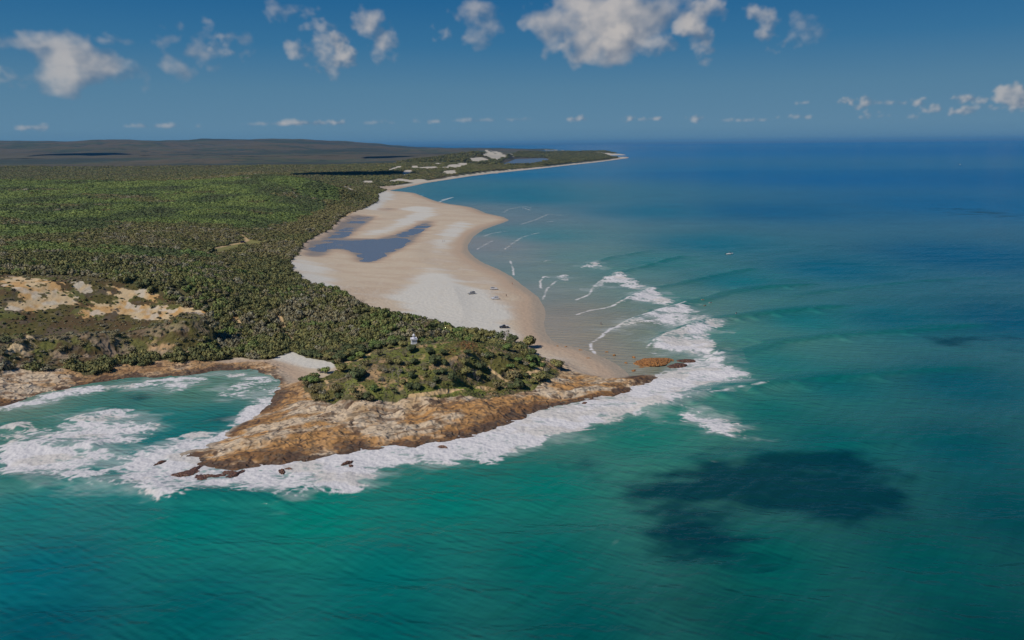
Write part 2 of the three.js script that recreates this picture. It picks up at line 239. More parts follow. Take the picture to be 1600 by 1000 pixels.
// where a line of sight through a pixel meets the land
function hit(u, v) {
  const d = dirOf(u, v); let t = 120, p = 0;
  for (let k = 0; k < 4000 && t < 20000; k++) {
    const g = Math.max(H(d.x * t, d.z * t), 0);
    if (100 + d.y * t <= g) { let a = p, b = t; for (let i = 0; i < 14; i++) { const m = (a + b) / 2; if (100 + d.y * m <= Math.max(H(d.x * m, d.z * m), 0)) b = m; else a = m; } return [d.x * b, d.z * b]; }
    p = t; t += Math.max(0.6, (100 + d.y * t - g) * 0.6, t * 0.002);
  }
  return [d.x * t, d.z * t];
}
const onLand = (pts) => pts.map(([u, v]) => hit(u, v));
// ---------------------------------------------------------------- ground cover, read from the picture
const sandScars = [zP([[0, 70], [150, 65], [270, 85], [400, 100], [480, 120], [530, 140], [430, 150], [450, 175], [520, 185], [480, 215], [560, 205], [650, 235], [580, 260], [500, 280], [420, 300], [340, 285], [320, 310], [250, 320], [180, 310], [200, 260], [180, 200], [130, 160], [60, 140], [0, 140]]),
  zP([[580, 100], [660, 105], [690, 150], [740, 185], [640, 170], [600, 140]]), zP([[650, 205], [690, 230], [760, 240], [830, 280], [1000, 275], [1150, 292], [1300, 305], [1480, 305], [1600, 340], [1600, 370], [1450, 350], [1300, 360], [1220, 398], [1000, 384], [880, 352], [750, 335], [620, 364], [700, 315], [800, 305], [740, 262], [660, 232]]),
  zP([[800, 135], [900, 160], [1080, 180], [1260, 195], [1200, 250], [1150, 235], [1100, 205], [940, 240], [950, 200], [830, 170]]), zP([[640, 365], [750, 340], [705, 362], [600, 408]]), zP([[250, 475], [285, 490], [265, 570], [210, 605], [230, 540]]), zP([[80, 605], [150, 598], [175, 660], [130, 710], [60, 705]]), zP([[20, 295], [150, 280], [170, 305], [70, 345]]), zP([[370, 315], [450, 310], [460, 328], [380, 335]]),
  zA([[1110, 300], [1180, 312], [1240, 335], [1330, 362], [1290, 362], [1220, 340], [1130, 318]])].map(onLand);
const soilBare = [zP([[1120, 560], [1240, 560], [1380, 575], [1400, 640], [1250, 660], [1150, 620]]), zQ([[1380, 470], [1480, 480], [1480, 570], [1420, 590], [1380, 540]]), zQ([[1100, 350], [1200, 330], [1190, 360], [1120, 375]]), zR([[370, 470], [420, 440], [480, 480], [520, 520], [440, 520], [400, 500]]), zR([[60, 400], [200, 370], [180, 480], [100, 500]]), zR([[90, 310], [150, 290], [240, 340], [180, 345]])].map(onLand);
const tracks = [[zA([[1325, 175], [1305, 222], [1312, 252]]), 2], [zA([[1395, 292], [1415, 345], [1420, 378], [1450, 410], [1472, 438]]), 2.4], [zQ([[600, 585], [760, 560], [860, 530], [930, 480]]), 1.3], [zQ([[460, 760], [480, 790]]), 1], [zR([[0, 865], [200, 838], [330, 812], [470, 795], [560, 790]]), 1.4], [zR([[700, 768], [780, 778]]), 1.5], [zR([[820, 550], [860, 600], [930, 645], [990, 690], [1040, 695], [900, 740]]), 0.9], [zR([[1235, 628], [1330, 590], [1400, 560], [1440, 575]]), 2], [zR([[1400, 500], [1470, 485]]), 2], [zU([[215, 388], [430, 350], [620, 315], [700, 285], [655, 245], [620, 215]]), 3.2], [zU([[635, 185], [690, 205], [745, 215]]), 4], [zU([[790, 215], [850, 217]]), 3], [zU([[870, 340], [920, 400], [930, 430]]), 2], [zF([[415, 283], [470, 300], [485, 315]]), 9], [zF([[500, 410], [450, 440], [410, 465]]), 3]].map(([p, w]) => ({ p: onLand(p), w }));
const clearing = onLand(zU([[220, 380], [420, 345], [620, 308], [650, 250], [720, 270], [800, 285], [890, 300], [880, 335], [700, 345], [560, 380], [400, 440], [300, 455]]));
const grassy = onLand(zR([[0, 820], [200, 760], [330, 745], [560, 770], [640, 755], [760, 770], [860, 800], [760, 835], [560, 840], [380, 870], [180, 860], [0, 880]]));
const russet = [zR([[520, 290], [620, 280], [720, 330], [700, 380], [600, 380], [520, 360]]), zR([[580, 430], [720, 420], [730, 480], [600, 490]]), zQ([[1180, 620], [1400, 610], [1500, 640], [1380, 670], [1200, 660]]), zQ([[950, 690], [1020, 660], [1050, 700], [960, 740]]), zR([[230, 340], [520, 380], [480, 440], [380, 430]])].map(onLand);
const scarM = pick([maskField(BOX1, 1801, 961, sandScars.map((p) => ({ p })), 8)]);
const soilM = pick([maskField(BOX1, 1201, 641, soilBare.map((p) => ({ p })), 5)]);
const trackM = pick([maskField(BOX1, 1801, 961, tracks, 0).blur(1, 1), maskField([-420, -1500, 100, -510], 700, 1300, tracks, 0).blur(1, 1)]);
const clearM = pick([maskField([-420, -900, 0, -510], 500, 500, [{ p: clearing }], 2)]);
const grassM = pick([maskField(BOX1, 1201, 641, [{ p: grassy }], 4)]);
const russetM = pick([maskField(BOX1, 1201, 641, russet.map((p) => ({ p })), 7)]);
const headland = [atDist(470, 300), ...flat([[470, 600], [494, 619], [531, 633], [600, 629], [681, 624], [759, 617], [837, 601], [885, 580]], 5), atDist(850, 330), atDist(800, 338), atDist(750, 336), atDist(700, 326), atDist(660, 314), ...onLand([[655, 529], [634, 529], [618, 540], [590, 546], [566, 553], [540, 562], [515, 572], [490, 583]])];
const headM = pick([maskField(BOX1, 601, 321, [{ p: headland }], 3)]);
const heath = onLand(zP([[0, 40], [700, 60], [1000, 120], [1250, 210], [1450, 300], [1640, 350], [1700, 420], [1600, 560], [1500, 640], [1000, 700], [600, 740], [300, 760], [0, 760]])).concat([[-400, -300], [-400, -420]]);
const heathM = pick([maskField(BOX1, 601, 321, [{ p: heath }], 3)]);
const vegBox = [[-400, -510, 200, -190, 1201, 641], [-1400, -1900, 420, -200, 1214, 1134]];
const vegM = pick(vegBox.map(([a, b, c, d, n, m]) => maskField([a, b, c, d], n, m, [{ p: vegEdge }], 1)), 1);
const dryM = pick([maskField([-160, -372, -45, -296], 231, 153, [{ p: dryPatches[4] }], 4), maskField([-420, -1700, 240, -280], 990, 2130, dryPatches.map((p) => ({ p })), 15), maskField([-600, -5200, 900, -1700], 500, 1160, dryPatches.slice(6).map((p) => ({ p })), 2)]);
const greenF = onLand([[0, 284], [150, 283], [300, 283], [430, 274], [520, 292], [530, 312], [478, 345], [430, 352], [390, 362], [330, 350], [200, 352], [120, 366], [0, 374]]).concat([[-1400, -700], [-1400, -1800], [-700, -1800]]);
const green2 = onLand([[0, 378], [120, 372], [230, 385], [330, 392], [330, 402], [200, 404], [90, 400], [0, 412]]).concat([[-500, -480]]);
const greenM = pick([maskField([-1400, -1900, 420, -200], 607, 567, [{ p: greenF }, { p: green2, a: 0.75 }], 5)], 0.1);
const tawnyM = pick([maskField([-1400, -1900, 420, -200], 607, 567, [{ p: onLand([[430, 360], [470, 345], [520, 320], [545, 312], [540, 330], [480, 362], [440, 378]]) }], 5)], 0.1);
const dunes = [zL([[720, 50], [735, 52], [805, 98], [790, 110], [755, 98], [735, 75]]), zL([[715, 72], [730, 75], [738, 88], [722, 84]]), zL([[752, 52], [790, 62], [835, 92], [825, 96], [785, 75]]), zL([[855, 68], [892, 86], [885, 90]]), zL([[628, 98], [700, 95], [735, 106], [720, 118], [660, 118], [640, 110]]), zL([[515, 138], [560, 134], [575, 148], [545, 154], [520, 148]]), zL([[575, 128], [605, 126], [610, 138], [590, 142]]), zL([[360, 150], [440, 146], [440, 155], [370, 160]]), zL([[310, 143], [326, 142], [326, 156], [312, 156]]), zL([[262, 190], [285, 166], [296, 168], [272, 194]]), zL([[180, 163], [235, 144], [240, 148], [190, 166]]), zL([[498, 172], [540, 168], [545, 185], [520, 190], [500, 184]]), zL([[480, 150], [500, 148], [500, 156], [482, 156]]), zL([[485, 100], [518, 92], [518, 96], [490, 105]]), zL([[50, 228], [60, 230], [58, 242], [50, 240]]), zL([[232, 216], [300, 226], [350, 218], [370, 226], [330, 236], [260, 232]]), zL([[195, 228], [212, 222], [214, 232], [200, 234]]), zL([[440, 130], [456, 126], [458, 130], [444, 134]]), zL([[1340, 62], [1380, 66], [1440, 74], [1530, 76], [1535, 90], [1500, 96], [1440, 92], [1420, 82]]), zL([[1060, 50], [1130, 52], [1130, 54], [1060, 53]]), zF([[415, 283], [445, 290], [490, 312], [485, 320], [450, 305]]), zF([[555, 268], [565, 264], [566, 275], [557, 278]])].map(onLand);
const duneM = pick([maskField(BOX3, 1400, 1000, [...dunes.map((p) => ({ p })), ...dunes.map((p) => ({ p: [...p, p[0]], w: 14 }))], 1), maskField([-1400, -1900, 420, -900], 910, 500, dunes.slice(-2).map((p) => ({ p })), 1), maskField(BOX4, 1600, 1770, dunes.map((p) => ({ p })), 0)]);

const C = {
  dry: A(198, 192, 180), damp: A(190, 172, 148), wet: A(178, 154, 130), swash: A(150, 138, 122), mud: A(132, 122, 114), rockPale: A(194, 172, 144), rockTan: A(184, 154, 116), rockOchre: A(174, 126, 70), rockBrown: A(118, 84, 52), rockDark: A(82, 62, 48),
  soil: A(176, 142, 104), soilPale: A(158, 136, 112), scar: A(198, 172, 132), scarPale: A(198, 188, 170), scarOchre: A(190, 150, 96), olive: A(88, 80, 38), heathBrown: A(88, 70, 42), grey: A(98, 86, 72), grass: A(104, 108, 48), fresh: A(108, 120, 44), russet: A(116, 80, 42), litter: A(82, 80, 48), leafy: A(72, 86, 42), track: A(190, 160, 116), meadow: A(128, 122, 66),
  farOlive: A(70, 74, 52), farBrown: A(86, 76, 56), farGreen: A(56, 70, 46), dune: A(188, 178, 160), farDark: A(44, 54, 48),
};
const tmp = [0, 0, 0];
function groundColour(x, z, fine) {
  const s = sd(x, z), o = tmp, D = Math.hypot(x, z);
  if (s < -30) return C.swash;
  const n1 = fbm(x / 9 + 3, z / 9, 4), n2 = fbm(x / 2.3 + 50, z / 2.3, 3), n3 = fbm(x / 40, z / 40 + 9, 3);
  if (D > 1850) {
    if (x > BOX3[0] + 20 && x < BOX3[2] - 20 && z > BOX3[1] + 20 && fine) return C.farOlive;
    const big = fbm(x / 420, z / 260 + 3, 5), sm = fbm(x / 60, z / 60, 4);
    o[0] = C.farOlive[0]; o[1] = C.farOlive[1]; o[2] = C.farOlive[2];
    mix3(o, C.farBrown, sstep(0.42, 0.62, big)); mix3(o, C.farGreen, sstep(0.5, 0.7, fbm(x / 300 + 40, z / 500, 4)) * 0.8); mix3(o, C.farDark, sstep(0.52, 0.72, sm) * 0.75);
    mix3(o, C.grey, sstep(0.62, 0.78, fbm(x / 130 + 9, z / 130, 4)) * 0.5); mix3(o, C.farDark, sstep(0.5, 0.64, fbm(x / 1500 + 3, z / 1100 + 8, 4)) * 0.7); mix3(o, C.farBrown, sstep(0.53, 0.62, fbm(x / 1900 + 13, z / 600 + 28, 4)) * 0.7);
    const edge = (D > 4600 ? 46 : 30) + 20 * (n3 - 0.5);
    mix3(o, C.dune, sstep(0.16, 0.45, duneM(x, z) * (1.2 + (sm - 0.5))));
    mix3(o, C.dune, 1 - sstep(edge * 0.8, edge * 1.15, s)); mix3(o, C.wet, 1 - sstep(edge * 0.2, edge * 0.45, s));
    return o;
  }
  const veg = sstep(0.35, 0.65, vegM(x, z) + (n2 - 0.5) * 0.7 + (n1 - 0.5) * 0.3), rk = rocky(x, z), k = (n2 - 0.5) * 0.5 + (n1 - 0.5) * 0.5;
  // sand
  o[0] = C.damp[0]; o[1] = C.damp[1]; o[2] = C.damp[2];
  const streak = fbm(x / 60 + z / 90, z / 14 - x / 30, 4);
  mix3(o, C.wet, sstep(0.42, 0.62, streak) * 0.55);
  mix3(o, C.dry, sstep(0.12, 0.8, dryM(x, z) * 1.1 + (streak - 0.5) * 1.3 + (n3 - 0.5) * 0.4));
  mix3(o, C.scarPale, sstep(0.6, 0.75, fbm(x / 3 + 7, z / 7, 3)) * 0.25);
  const wetline = 9 + 10 * (n3 - 0.4); mix3(o, C.wet, 1 - sstep(wetline, wetline * 2.2, s)); mix3(o, C.swash, (1 - sstep(wetline * 0.3, wetline, s)) * 0.8);
  if (lagoonMask(x, z) > 0.01) { const lg = lagoonMask(x, z) + (streak - 0.5) * 0.5; mix3(o, C.wet, sstep(0.02, 0.3, lg)); mix3(o, C.mud, sstep(0.2, 0.6, lg)); }
  if (D < 900 && D > 560 && s > 8) mix3(o, C.litter, sstep(0.66, 0.72, fbm(x / 4, z / 9 + 40, 3)) * sstep(0.9, 1, dryM(x, z)) * (x < -90 ? 0.6 : 0));
  // rock
  if (rk > 0.02) {
    const a = x * 0.96 - z * 0.28, b = x * 0.28 + z * 0.96, bed = fbm(a / 30, b / 5, 4), rl = rockRelief(x, z), h = H(x, z), r = [...C.rockPale];
    mix3(r, C.rockTan, sstep(0.4, 0.62, n1 + (bed - 0.5) * 0.6)); mix3(r, C.scarPale, sstep(0.58, 0.72, fbm(x / 5 + 90, z / 4, 4)) * 0.4);
    const cliff = z < -285 && x < -60 ? 0.55 : 1;
    mix3(r, C.rockOchre, sstep(0.35, 0.75, 1.02 - s / 26 - 0.4 * sstep(10, 60, x) + (bed - 0.5) * 2.2 + (n1 - 0.5) * 1.8) * 0.85 * cliff);
    mix3(r, C.rockBrown, sstep(0.45, 0.7, 0.95 - s / 10 + (n1 - 0.5) * 2.4 + (bed - 0.5) * 1.6) * 0.85 * cliff); mix3(r, C.rockDark, sstep(0.4, 0.75, 1.1 - s / 5.5 + (n2 - 0.5) * 1.8 + (n1 - 0.5) * 2) * 0.95);
    mix3(r, C.rockBrown, sstep(0.58, 0.7, fbm(a / 5 + 12, b / 1.6, 4)) * 0.7); mix3(r, C.grey, sstep(0.57, 0.68, fbm(a / 2.2 + 52, b / 1.1, 3)) * 0.6); mix3(r, C.rockDark, sstep(0.8, 0.95, ridge(a / 9 + 4, b / 4.5 + 60, 2)) * sstep(0.55, 0.62, n2) * 0.85);
    const beachy = z < -320 && x > 60 ? sstep(6, 18, s) * 0.75 : 0;                 // sand drifted over the inner shelf
    const share = sstep(0.25, 0.6, rk + (n1 - 0.5) * 0.6) * (1 - beachy * sstep(0.4, 0.6, n1 + 0.1));
    mix3(o, r, share);
  }
  if (veg > 0) {
    const g = [...C.olive], hd = headM(x, z), ht = heathM(x, z);
    mix3(g, C.heathBrown, sstep(0.42, 0.6, n1)); mix3(g, C.grey, sstep(0.58, 0.72, fbm(x / 6 + 20, z / 6, 4)) * 0.7); mix3(g, C.grass, sstep(0.55, 0.68, fbm(x / 8, z / 8 + 70, 4)) * 0.6);
    if (hd > 0.02) {
      const q = [...C.grass]; mix3(q, C.olive, sstep(0.38, 0.6, n1) * 0.8); mix3(q, C.soil, sstep(0.58, 0.72, fbm(x / 4 + 5, z / 4, 4)) * 0.75); mix3(q, C.grey, sstep(0.57, 0.7, fbm(x / 3 + 25, z / 3, 3)) * 0.6); mix3(q, C.fresh, sstep(0.3, 0.8, grassM(x, z) + (n2 - 0.5)) * 0.8);
      mix3(q, C.russet, sstep(0.25, 0.75, russetM(x, z) + k) * 0.75); mix3(g, q, hd);
    }
    if (ht < 0.5 && hd < 0.5) { mix3(g, C.litter, (1 - Math.max(ht, hd)) * 0.8); if (D > 480) mix3(g, C.leafy, sstep(0.3, 0.7, greenM(x, z))); }
    if (ht > 0.3) mix3(g, C.soilPale, sstep(0.46, 0.62, fbm(x / 6 + 77, z / 4.5, 4)) * (1 - sstep(26, 56, s)) * 0.8);
    mix3(g, C.meadow, sstep(0.3, 0.6, clearM(x, z) + k)); mix3(g, C.soil, sstep(0.4, 0.8, soilM(x, z) + k * 1.2) * 0.85);
    const sc = sstep(0.42, 0.62, scarM(x, z) * 1.35 + (fbm(x / 7 + 1, z / 4, 5) - 0.5) * 2.6 + (n2 - 0.5) * 1.8 + (vn(x / 1.1, z / 0.9) - 0.5) * 0.5) * sstep(0.03, 0.25, scarM(x, z));
    if (sc > 0) { const q = [...C.scar]; mix3(q, C.scarOchre, sstep(0.45, 0.62, n1)); mix3(q, C.scarPale, sstep(0.56, 0.7, fbm(x / 7 + 33, z / 7, 3)) * 0.7); mix3(g, q, sc); }
    mix3(g, C.track, sstep(0.25, 0.6, trackM(x, z) + k * 0.3)); if (D > 800) mix3(g, C.dune, sstep(0.3, 0.6, duneM(x, z) + k));
    mix3(o, g, veg);
  }
  const f = 1 + (n2 - 0.5) * 0.22 * (veg > 0.5 || rk > 0.4 ? 1.6 : 0.35) + (vn(x * 2.1, z * 2.1) - 0.5) * 0.12; o[0] *= f; o[1] *= f; o[2] *= f;
  return o;
}
function texture(box, w, h, f, srgb = true) {
  const d = new Uint8Array(w * h * 4);
  for (let j = 0, o = 0; j < h; j++) { const z = box[1] + (j + 0.5) / h * (box[3] - box[1]); for (let i = 0; i < w; i++, o += 4) { const c = f(box[0] + (i + 0.5) / w * (box[2] - box[0]), z); if (srgb) { d[o] = enc(c[0]); d[o + 1] = enc(c[1]); d[o + 2] = enc(c[2]); } else d[o] = d[o + 1] = d[o + 2] = clamp(c) * 255; d[o + 3] = 255; } }
  const t = new THREE.DataTexture(d, w, h); if (srgb) t.colorSpace = THREE.SRGBColorSpace;
  t.magFilter = THREE.LinearFilter; t.minFilter = THREE.LinearMipmapLinearFilter; t.generateMipmaps = true; t.needsUpdate = true; return t;
}
// a sheet of ground or water over a box of the plan; xs and zs are the lines of its grid
function sheet(xs, zs, hf, box, skip, skirt = 2) {
  const nx = xs.length, nz = zs.length, pos = new Float32Array(nx * nz * 3), uv = new Float32Array(nx * nz * 2), idx = [];
  for (let j = 0, o = 0; j < nz; j++) for (let i = 0; i < nx; i++, o++) {
    const x = xs[i], z = zs[j];
    pos[o * 3] = x; pos[o * 3 + 1] = hf(x, z); pos[o * 3 + 2] = z;
    uv[o * 2] = (x - box[0]) / (box[2] - box[0]); uv[o * 2 + 1] = (z - box[1]) / (box[3] - box[1]);
  }
  for (let j = 0; j < nz - 1; j++) for (let i = 0; i < nx - 1; i++) { if (skip && skip((xs[i] + xs[i + 1]) / 2, (zs[j] + zs[j + 1]) / 2)) continue; const a = j * nx + i; idx.push(a, a + nx, a + 1, a + 1, a + nx, a + nx + 1); }
  const g = new THREE.BufferGeometry(); g.setAttribute('position', new THREE.BufferAttribute(pos, 3)); g.setAttribute('uv', new THREE.BufferAttribute(uv, 2)); g.setIndex(new THREE.BufferAttribute(new Uint32Array(idx), 1)); g.computeVertexNormals();
  for (let j = 0, o = 0; j < nz; j++) for (let i = 0; i < nx; i++, o++) if (i === 0 || j === 0 || i === nx - 1 || j === nz - 1) pos[o * 3 + 1] -= skirt;
  return g;
}
const lines = (a, b, step) => { const n = Math.round(Math.abs(b - a) / step), r = [a - Math.sign(b - a) * 0.02]; for (let i = 0; i <= n; i++) r.push(a + (b - a) * i / n); r.push(b + Math.sign(b - a) * step * 0.3); return r; };
function mesh(name, g, m, parent = scene) { const o = new THREE.Mesh(g, m); o.name = name; o.castShadow = o.receiveShadow = true; parent.add(o); return o; }
const structure = (o) => { o.userData.kind = 'structure'; return o; };
// fine relief shared by all ground: 1024 pixels, repeated every 24 m
function tiling(n, period, f) { const d = new Uint8Array(n * n * 4); for (let j = 0, o = 0; j < n; j++) for (let i = 0; i < n; i++, o += 4) { d[o] = d[o + 1] = d[o + 2] = clamp(f(i / n, j / n)) * 255; d[o + 3] = 255; } const t = new THREE.DataTexture(d, n, n); t.wrapS = t.wrapT = THREE.RepeatWrapping; t.magFilter = THREE.LinearFilter; t.needsUpdate = true; return t; }
const land3 = new THREE.Group(); land3.name = 'terrain'; structure(land3); scene.add(land3);
{
  const grit = texture(BOX1, 2048, 1092, (x, z) => { const rk = rocky(x, z); return 0.5 + (fbm(x / 1.6, z / 1.6, 3) - 0.5) * (0.3 + 0.7 * rk) - rk * 0.55 * Math.pow(ridge(x / 3 + 4, z / 1.7 + 60, 2), 8) - rk * 0.4 * Math.pow(ridge((x * 0.96 - z * 0.28) / 9 + 4, (x * 0.28 + z * 0.96) / 4.5 + 60, 2), 14); }, false);
  const m1 = new THREE.MeshStandardMaterial({ map: texture(BOX1, 2048, 1300, (x, z) => groundColour(x, z)), bumpMap: grit, bumpScale: 0.95, roughness: 0.95 });
  mesh('headland_ground', sheet(lines(BOX1[0], BOX1[2], 0.85), lines(BOX1[3], BOX1[1], 0.85), H, BOX1), m1, land3);
  const in1 = (x, z) => x > BOX1[0] && x < BOX1[2] && z > BOX1[1] && z < BOX1[3];
  mesh('beach_ground', sheet(lines(BOX2[0], BOX2[2], 5), lines(BOX2[3], BOX2[1], 5), H, BOX2, in1), new THREE.MeshStandardMaterial({ map: texture(BOX2, 1800, 1250, (x, z) => groundColour(x, z)), roughness: 0.95 }), land3);
  mesh('dune_ground', sheet(lines(BOX3[0], BOX3[2], 16), lines(BOX3[3], BOX3[1], 16), H, BOX3), new THREE.MeshStandardMaterial({ map: texture(BOX3, 1500, 900, (x, z) => groundColour(x, z)), roughness: 0.95 }), land3);
  const in3 = (x, z) => x > BOX3[0] && x < BOX3[2] && z > BOX3[1] && z < BOX3[3];
  mesh('far_hills', sheet(lines(BOX4[0], BOX4[2], 70), lines(BOX4[3], BOX4[1], 70), H, BOX4, in3), new THREE.MeshStandardMaterial({ map: texture(BOX4, 1024, 900, (x, z) => groundColour(x, z, true)), roughness: 0.95 }), land3);
}
// ---------------------------------------------------------------- the sea
// what colour the water has where: sand stirred up in the surf, clear green over sand, blue where it is deep, with the sky reflection painted in
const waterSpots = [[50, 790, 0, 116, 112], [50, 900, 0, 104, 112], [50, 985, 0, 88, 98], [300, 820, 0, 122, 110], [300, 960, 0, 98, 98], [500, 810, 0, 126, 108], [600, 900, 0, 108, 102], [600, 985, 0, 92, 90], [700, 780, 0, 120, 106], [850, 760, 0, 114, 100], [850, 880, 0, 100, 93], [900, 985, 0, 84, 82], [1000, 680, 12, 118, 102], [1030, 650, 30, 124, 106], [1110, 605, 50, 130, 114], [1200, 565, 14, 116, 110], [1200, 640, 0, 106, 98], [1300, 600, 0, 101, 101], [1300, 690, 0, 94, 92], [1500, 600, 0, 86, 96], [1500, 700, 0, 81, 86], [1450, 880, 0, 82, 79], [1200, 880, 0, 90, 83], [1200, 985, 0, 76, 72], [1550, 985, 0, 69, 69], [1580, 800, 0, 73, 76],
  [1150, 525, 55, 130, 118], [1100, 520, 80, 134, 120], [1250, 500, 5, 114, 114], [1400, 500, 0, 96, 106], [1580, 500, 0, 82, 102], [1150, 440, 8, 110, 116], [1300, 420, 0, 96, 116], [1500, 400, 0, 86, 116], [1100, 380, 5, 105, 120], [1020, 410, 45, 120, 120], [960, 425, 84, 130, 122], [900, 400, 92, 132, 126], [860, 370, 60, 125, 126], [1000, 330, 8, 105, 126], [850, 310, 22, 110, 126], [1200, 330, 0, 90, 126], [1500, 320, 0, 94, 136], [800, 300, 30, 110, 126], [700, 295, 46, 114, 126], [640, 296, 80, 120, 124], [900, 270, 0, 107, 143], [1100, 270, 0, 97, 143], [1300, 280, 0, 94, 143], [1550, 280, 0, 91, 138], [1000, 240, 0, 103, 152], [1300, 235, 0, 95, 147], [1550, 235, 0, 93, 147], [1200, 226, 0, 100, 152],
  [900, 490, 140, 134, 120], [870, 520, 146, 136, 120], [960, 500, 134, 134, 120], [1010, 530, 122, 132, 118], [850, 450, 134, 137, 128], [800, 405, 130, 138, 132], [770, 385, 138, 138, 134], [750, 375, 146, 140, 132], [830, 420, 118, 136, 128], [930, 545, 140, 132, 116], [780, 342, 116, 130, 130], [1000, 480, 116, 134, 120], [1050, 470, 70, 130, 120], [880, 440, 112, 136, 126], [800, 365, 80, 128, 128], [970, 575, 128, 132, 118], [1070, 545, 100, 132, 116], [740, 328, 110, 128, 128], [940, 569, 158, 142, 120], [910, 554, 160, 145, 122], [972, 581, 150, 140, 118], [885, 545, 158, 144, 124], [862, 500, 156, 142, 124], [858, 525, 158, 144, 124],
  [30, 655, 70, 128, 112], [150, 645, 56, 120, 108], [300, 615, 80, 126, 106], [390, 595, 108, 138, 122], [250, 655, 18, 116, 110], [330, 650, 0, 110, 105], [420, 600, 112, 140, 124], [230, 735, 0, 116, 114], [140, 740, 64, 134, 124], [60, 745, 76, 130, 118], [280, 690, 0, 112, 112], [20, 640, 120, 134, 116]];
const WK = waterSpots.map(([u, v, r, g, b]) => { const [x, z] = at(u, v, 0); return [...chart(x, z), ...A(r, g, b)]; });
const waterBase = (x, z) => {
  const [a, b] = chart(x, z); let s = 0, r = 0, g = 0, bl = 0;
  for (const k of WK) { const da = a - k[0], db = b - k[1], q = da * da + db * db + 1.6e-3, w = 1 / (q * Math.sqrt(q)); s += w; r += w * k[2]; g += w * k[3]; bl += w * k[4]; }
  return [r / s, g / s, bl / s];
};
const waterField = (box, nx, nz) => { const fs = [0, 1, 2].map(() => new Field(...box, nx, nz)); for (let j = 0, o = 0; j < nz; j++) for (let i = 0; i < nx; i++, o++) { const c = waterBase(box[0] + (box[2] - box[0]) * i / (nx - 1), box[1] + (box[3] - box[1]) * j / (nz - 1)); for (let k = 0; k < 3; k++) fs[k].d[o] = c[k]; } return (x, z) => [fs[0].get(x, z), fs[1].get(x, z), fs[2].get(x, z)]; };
const SEA1 = [-320, -720, 100, -80], SEA2 = [100, -720, 520, -80], SEA3 = [-320, -2600, 1700, -720], SEA4 = [-30000, -42000, 42000, -2600];
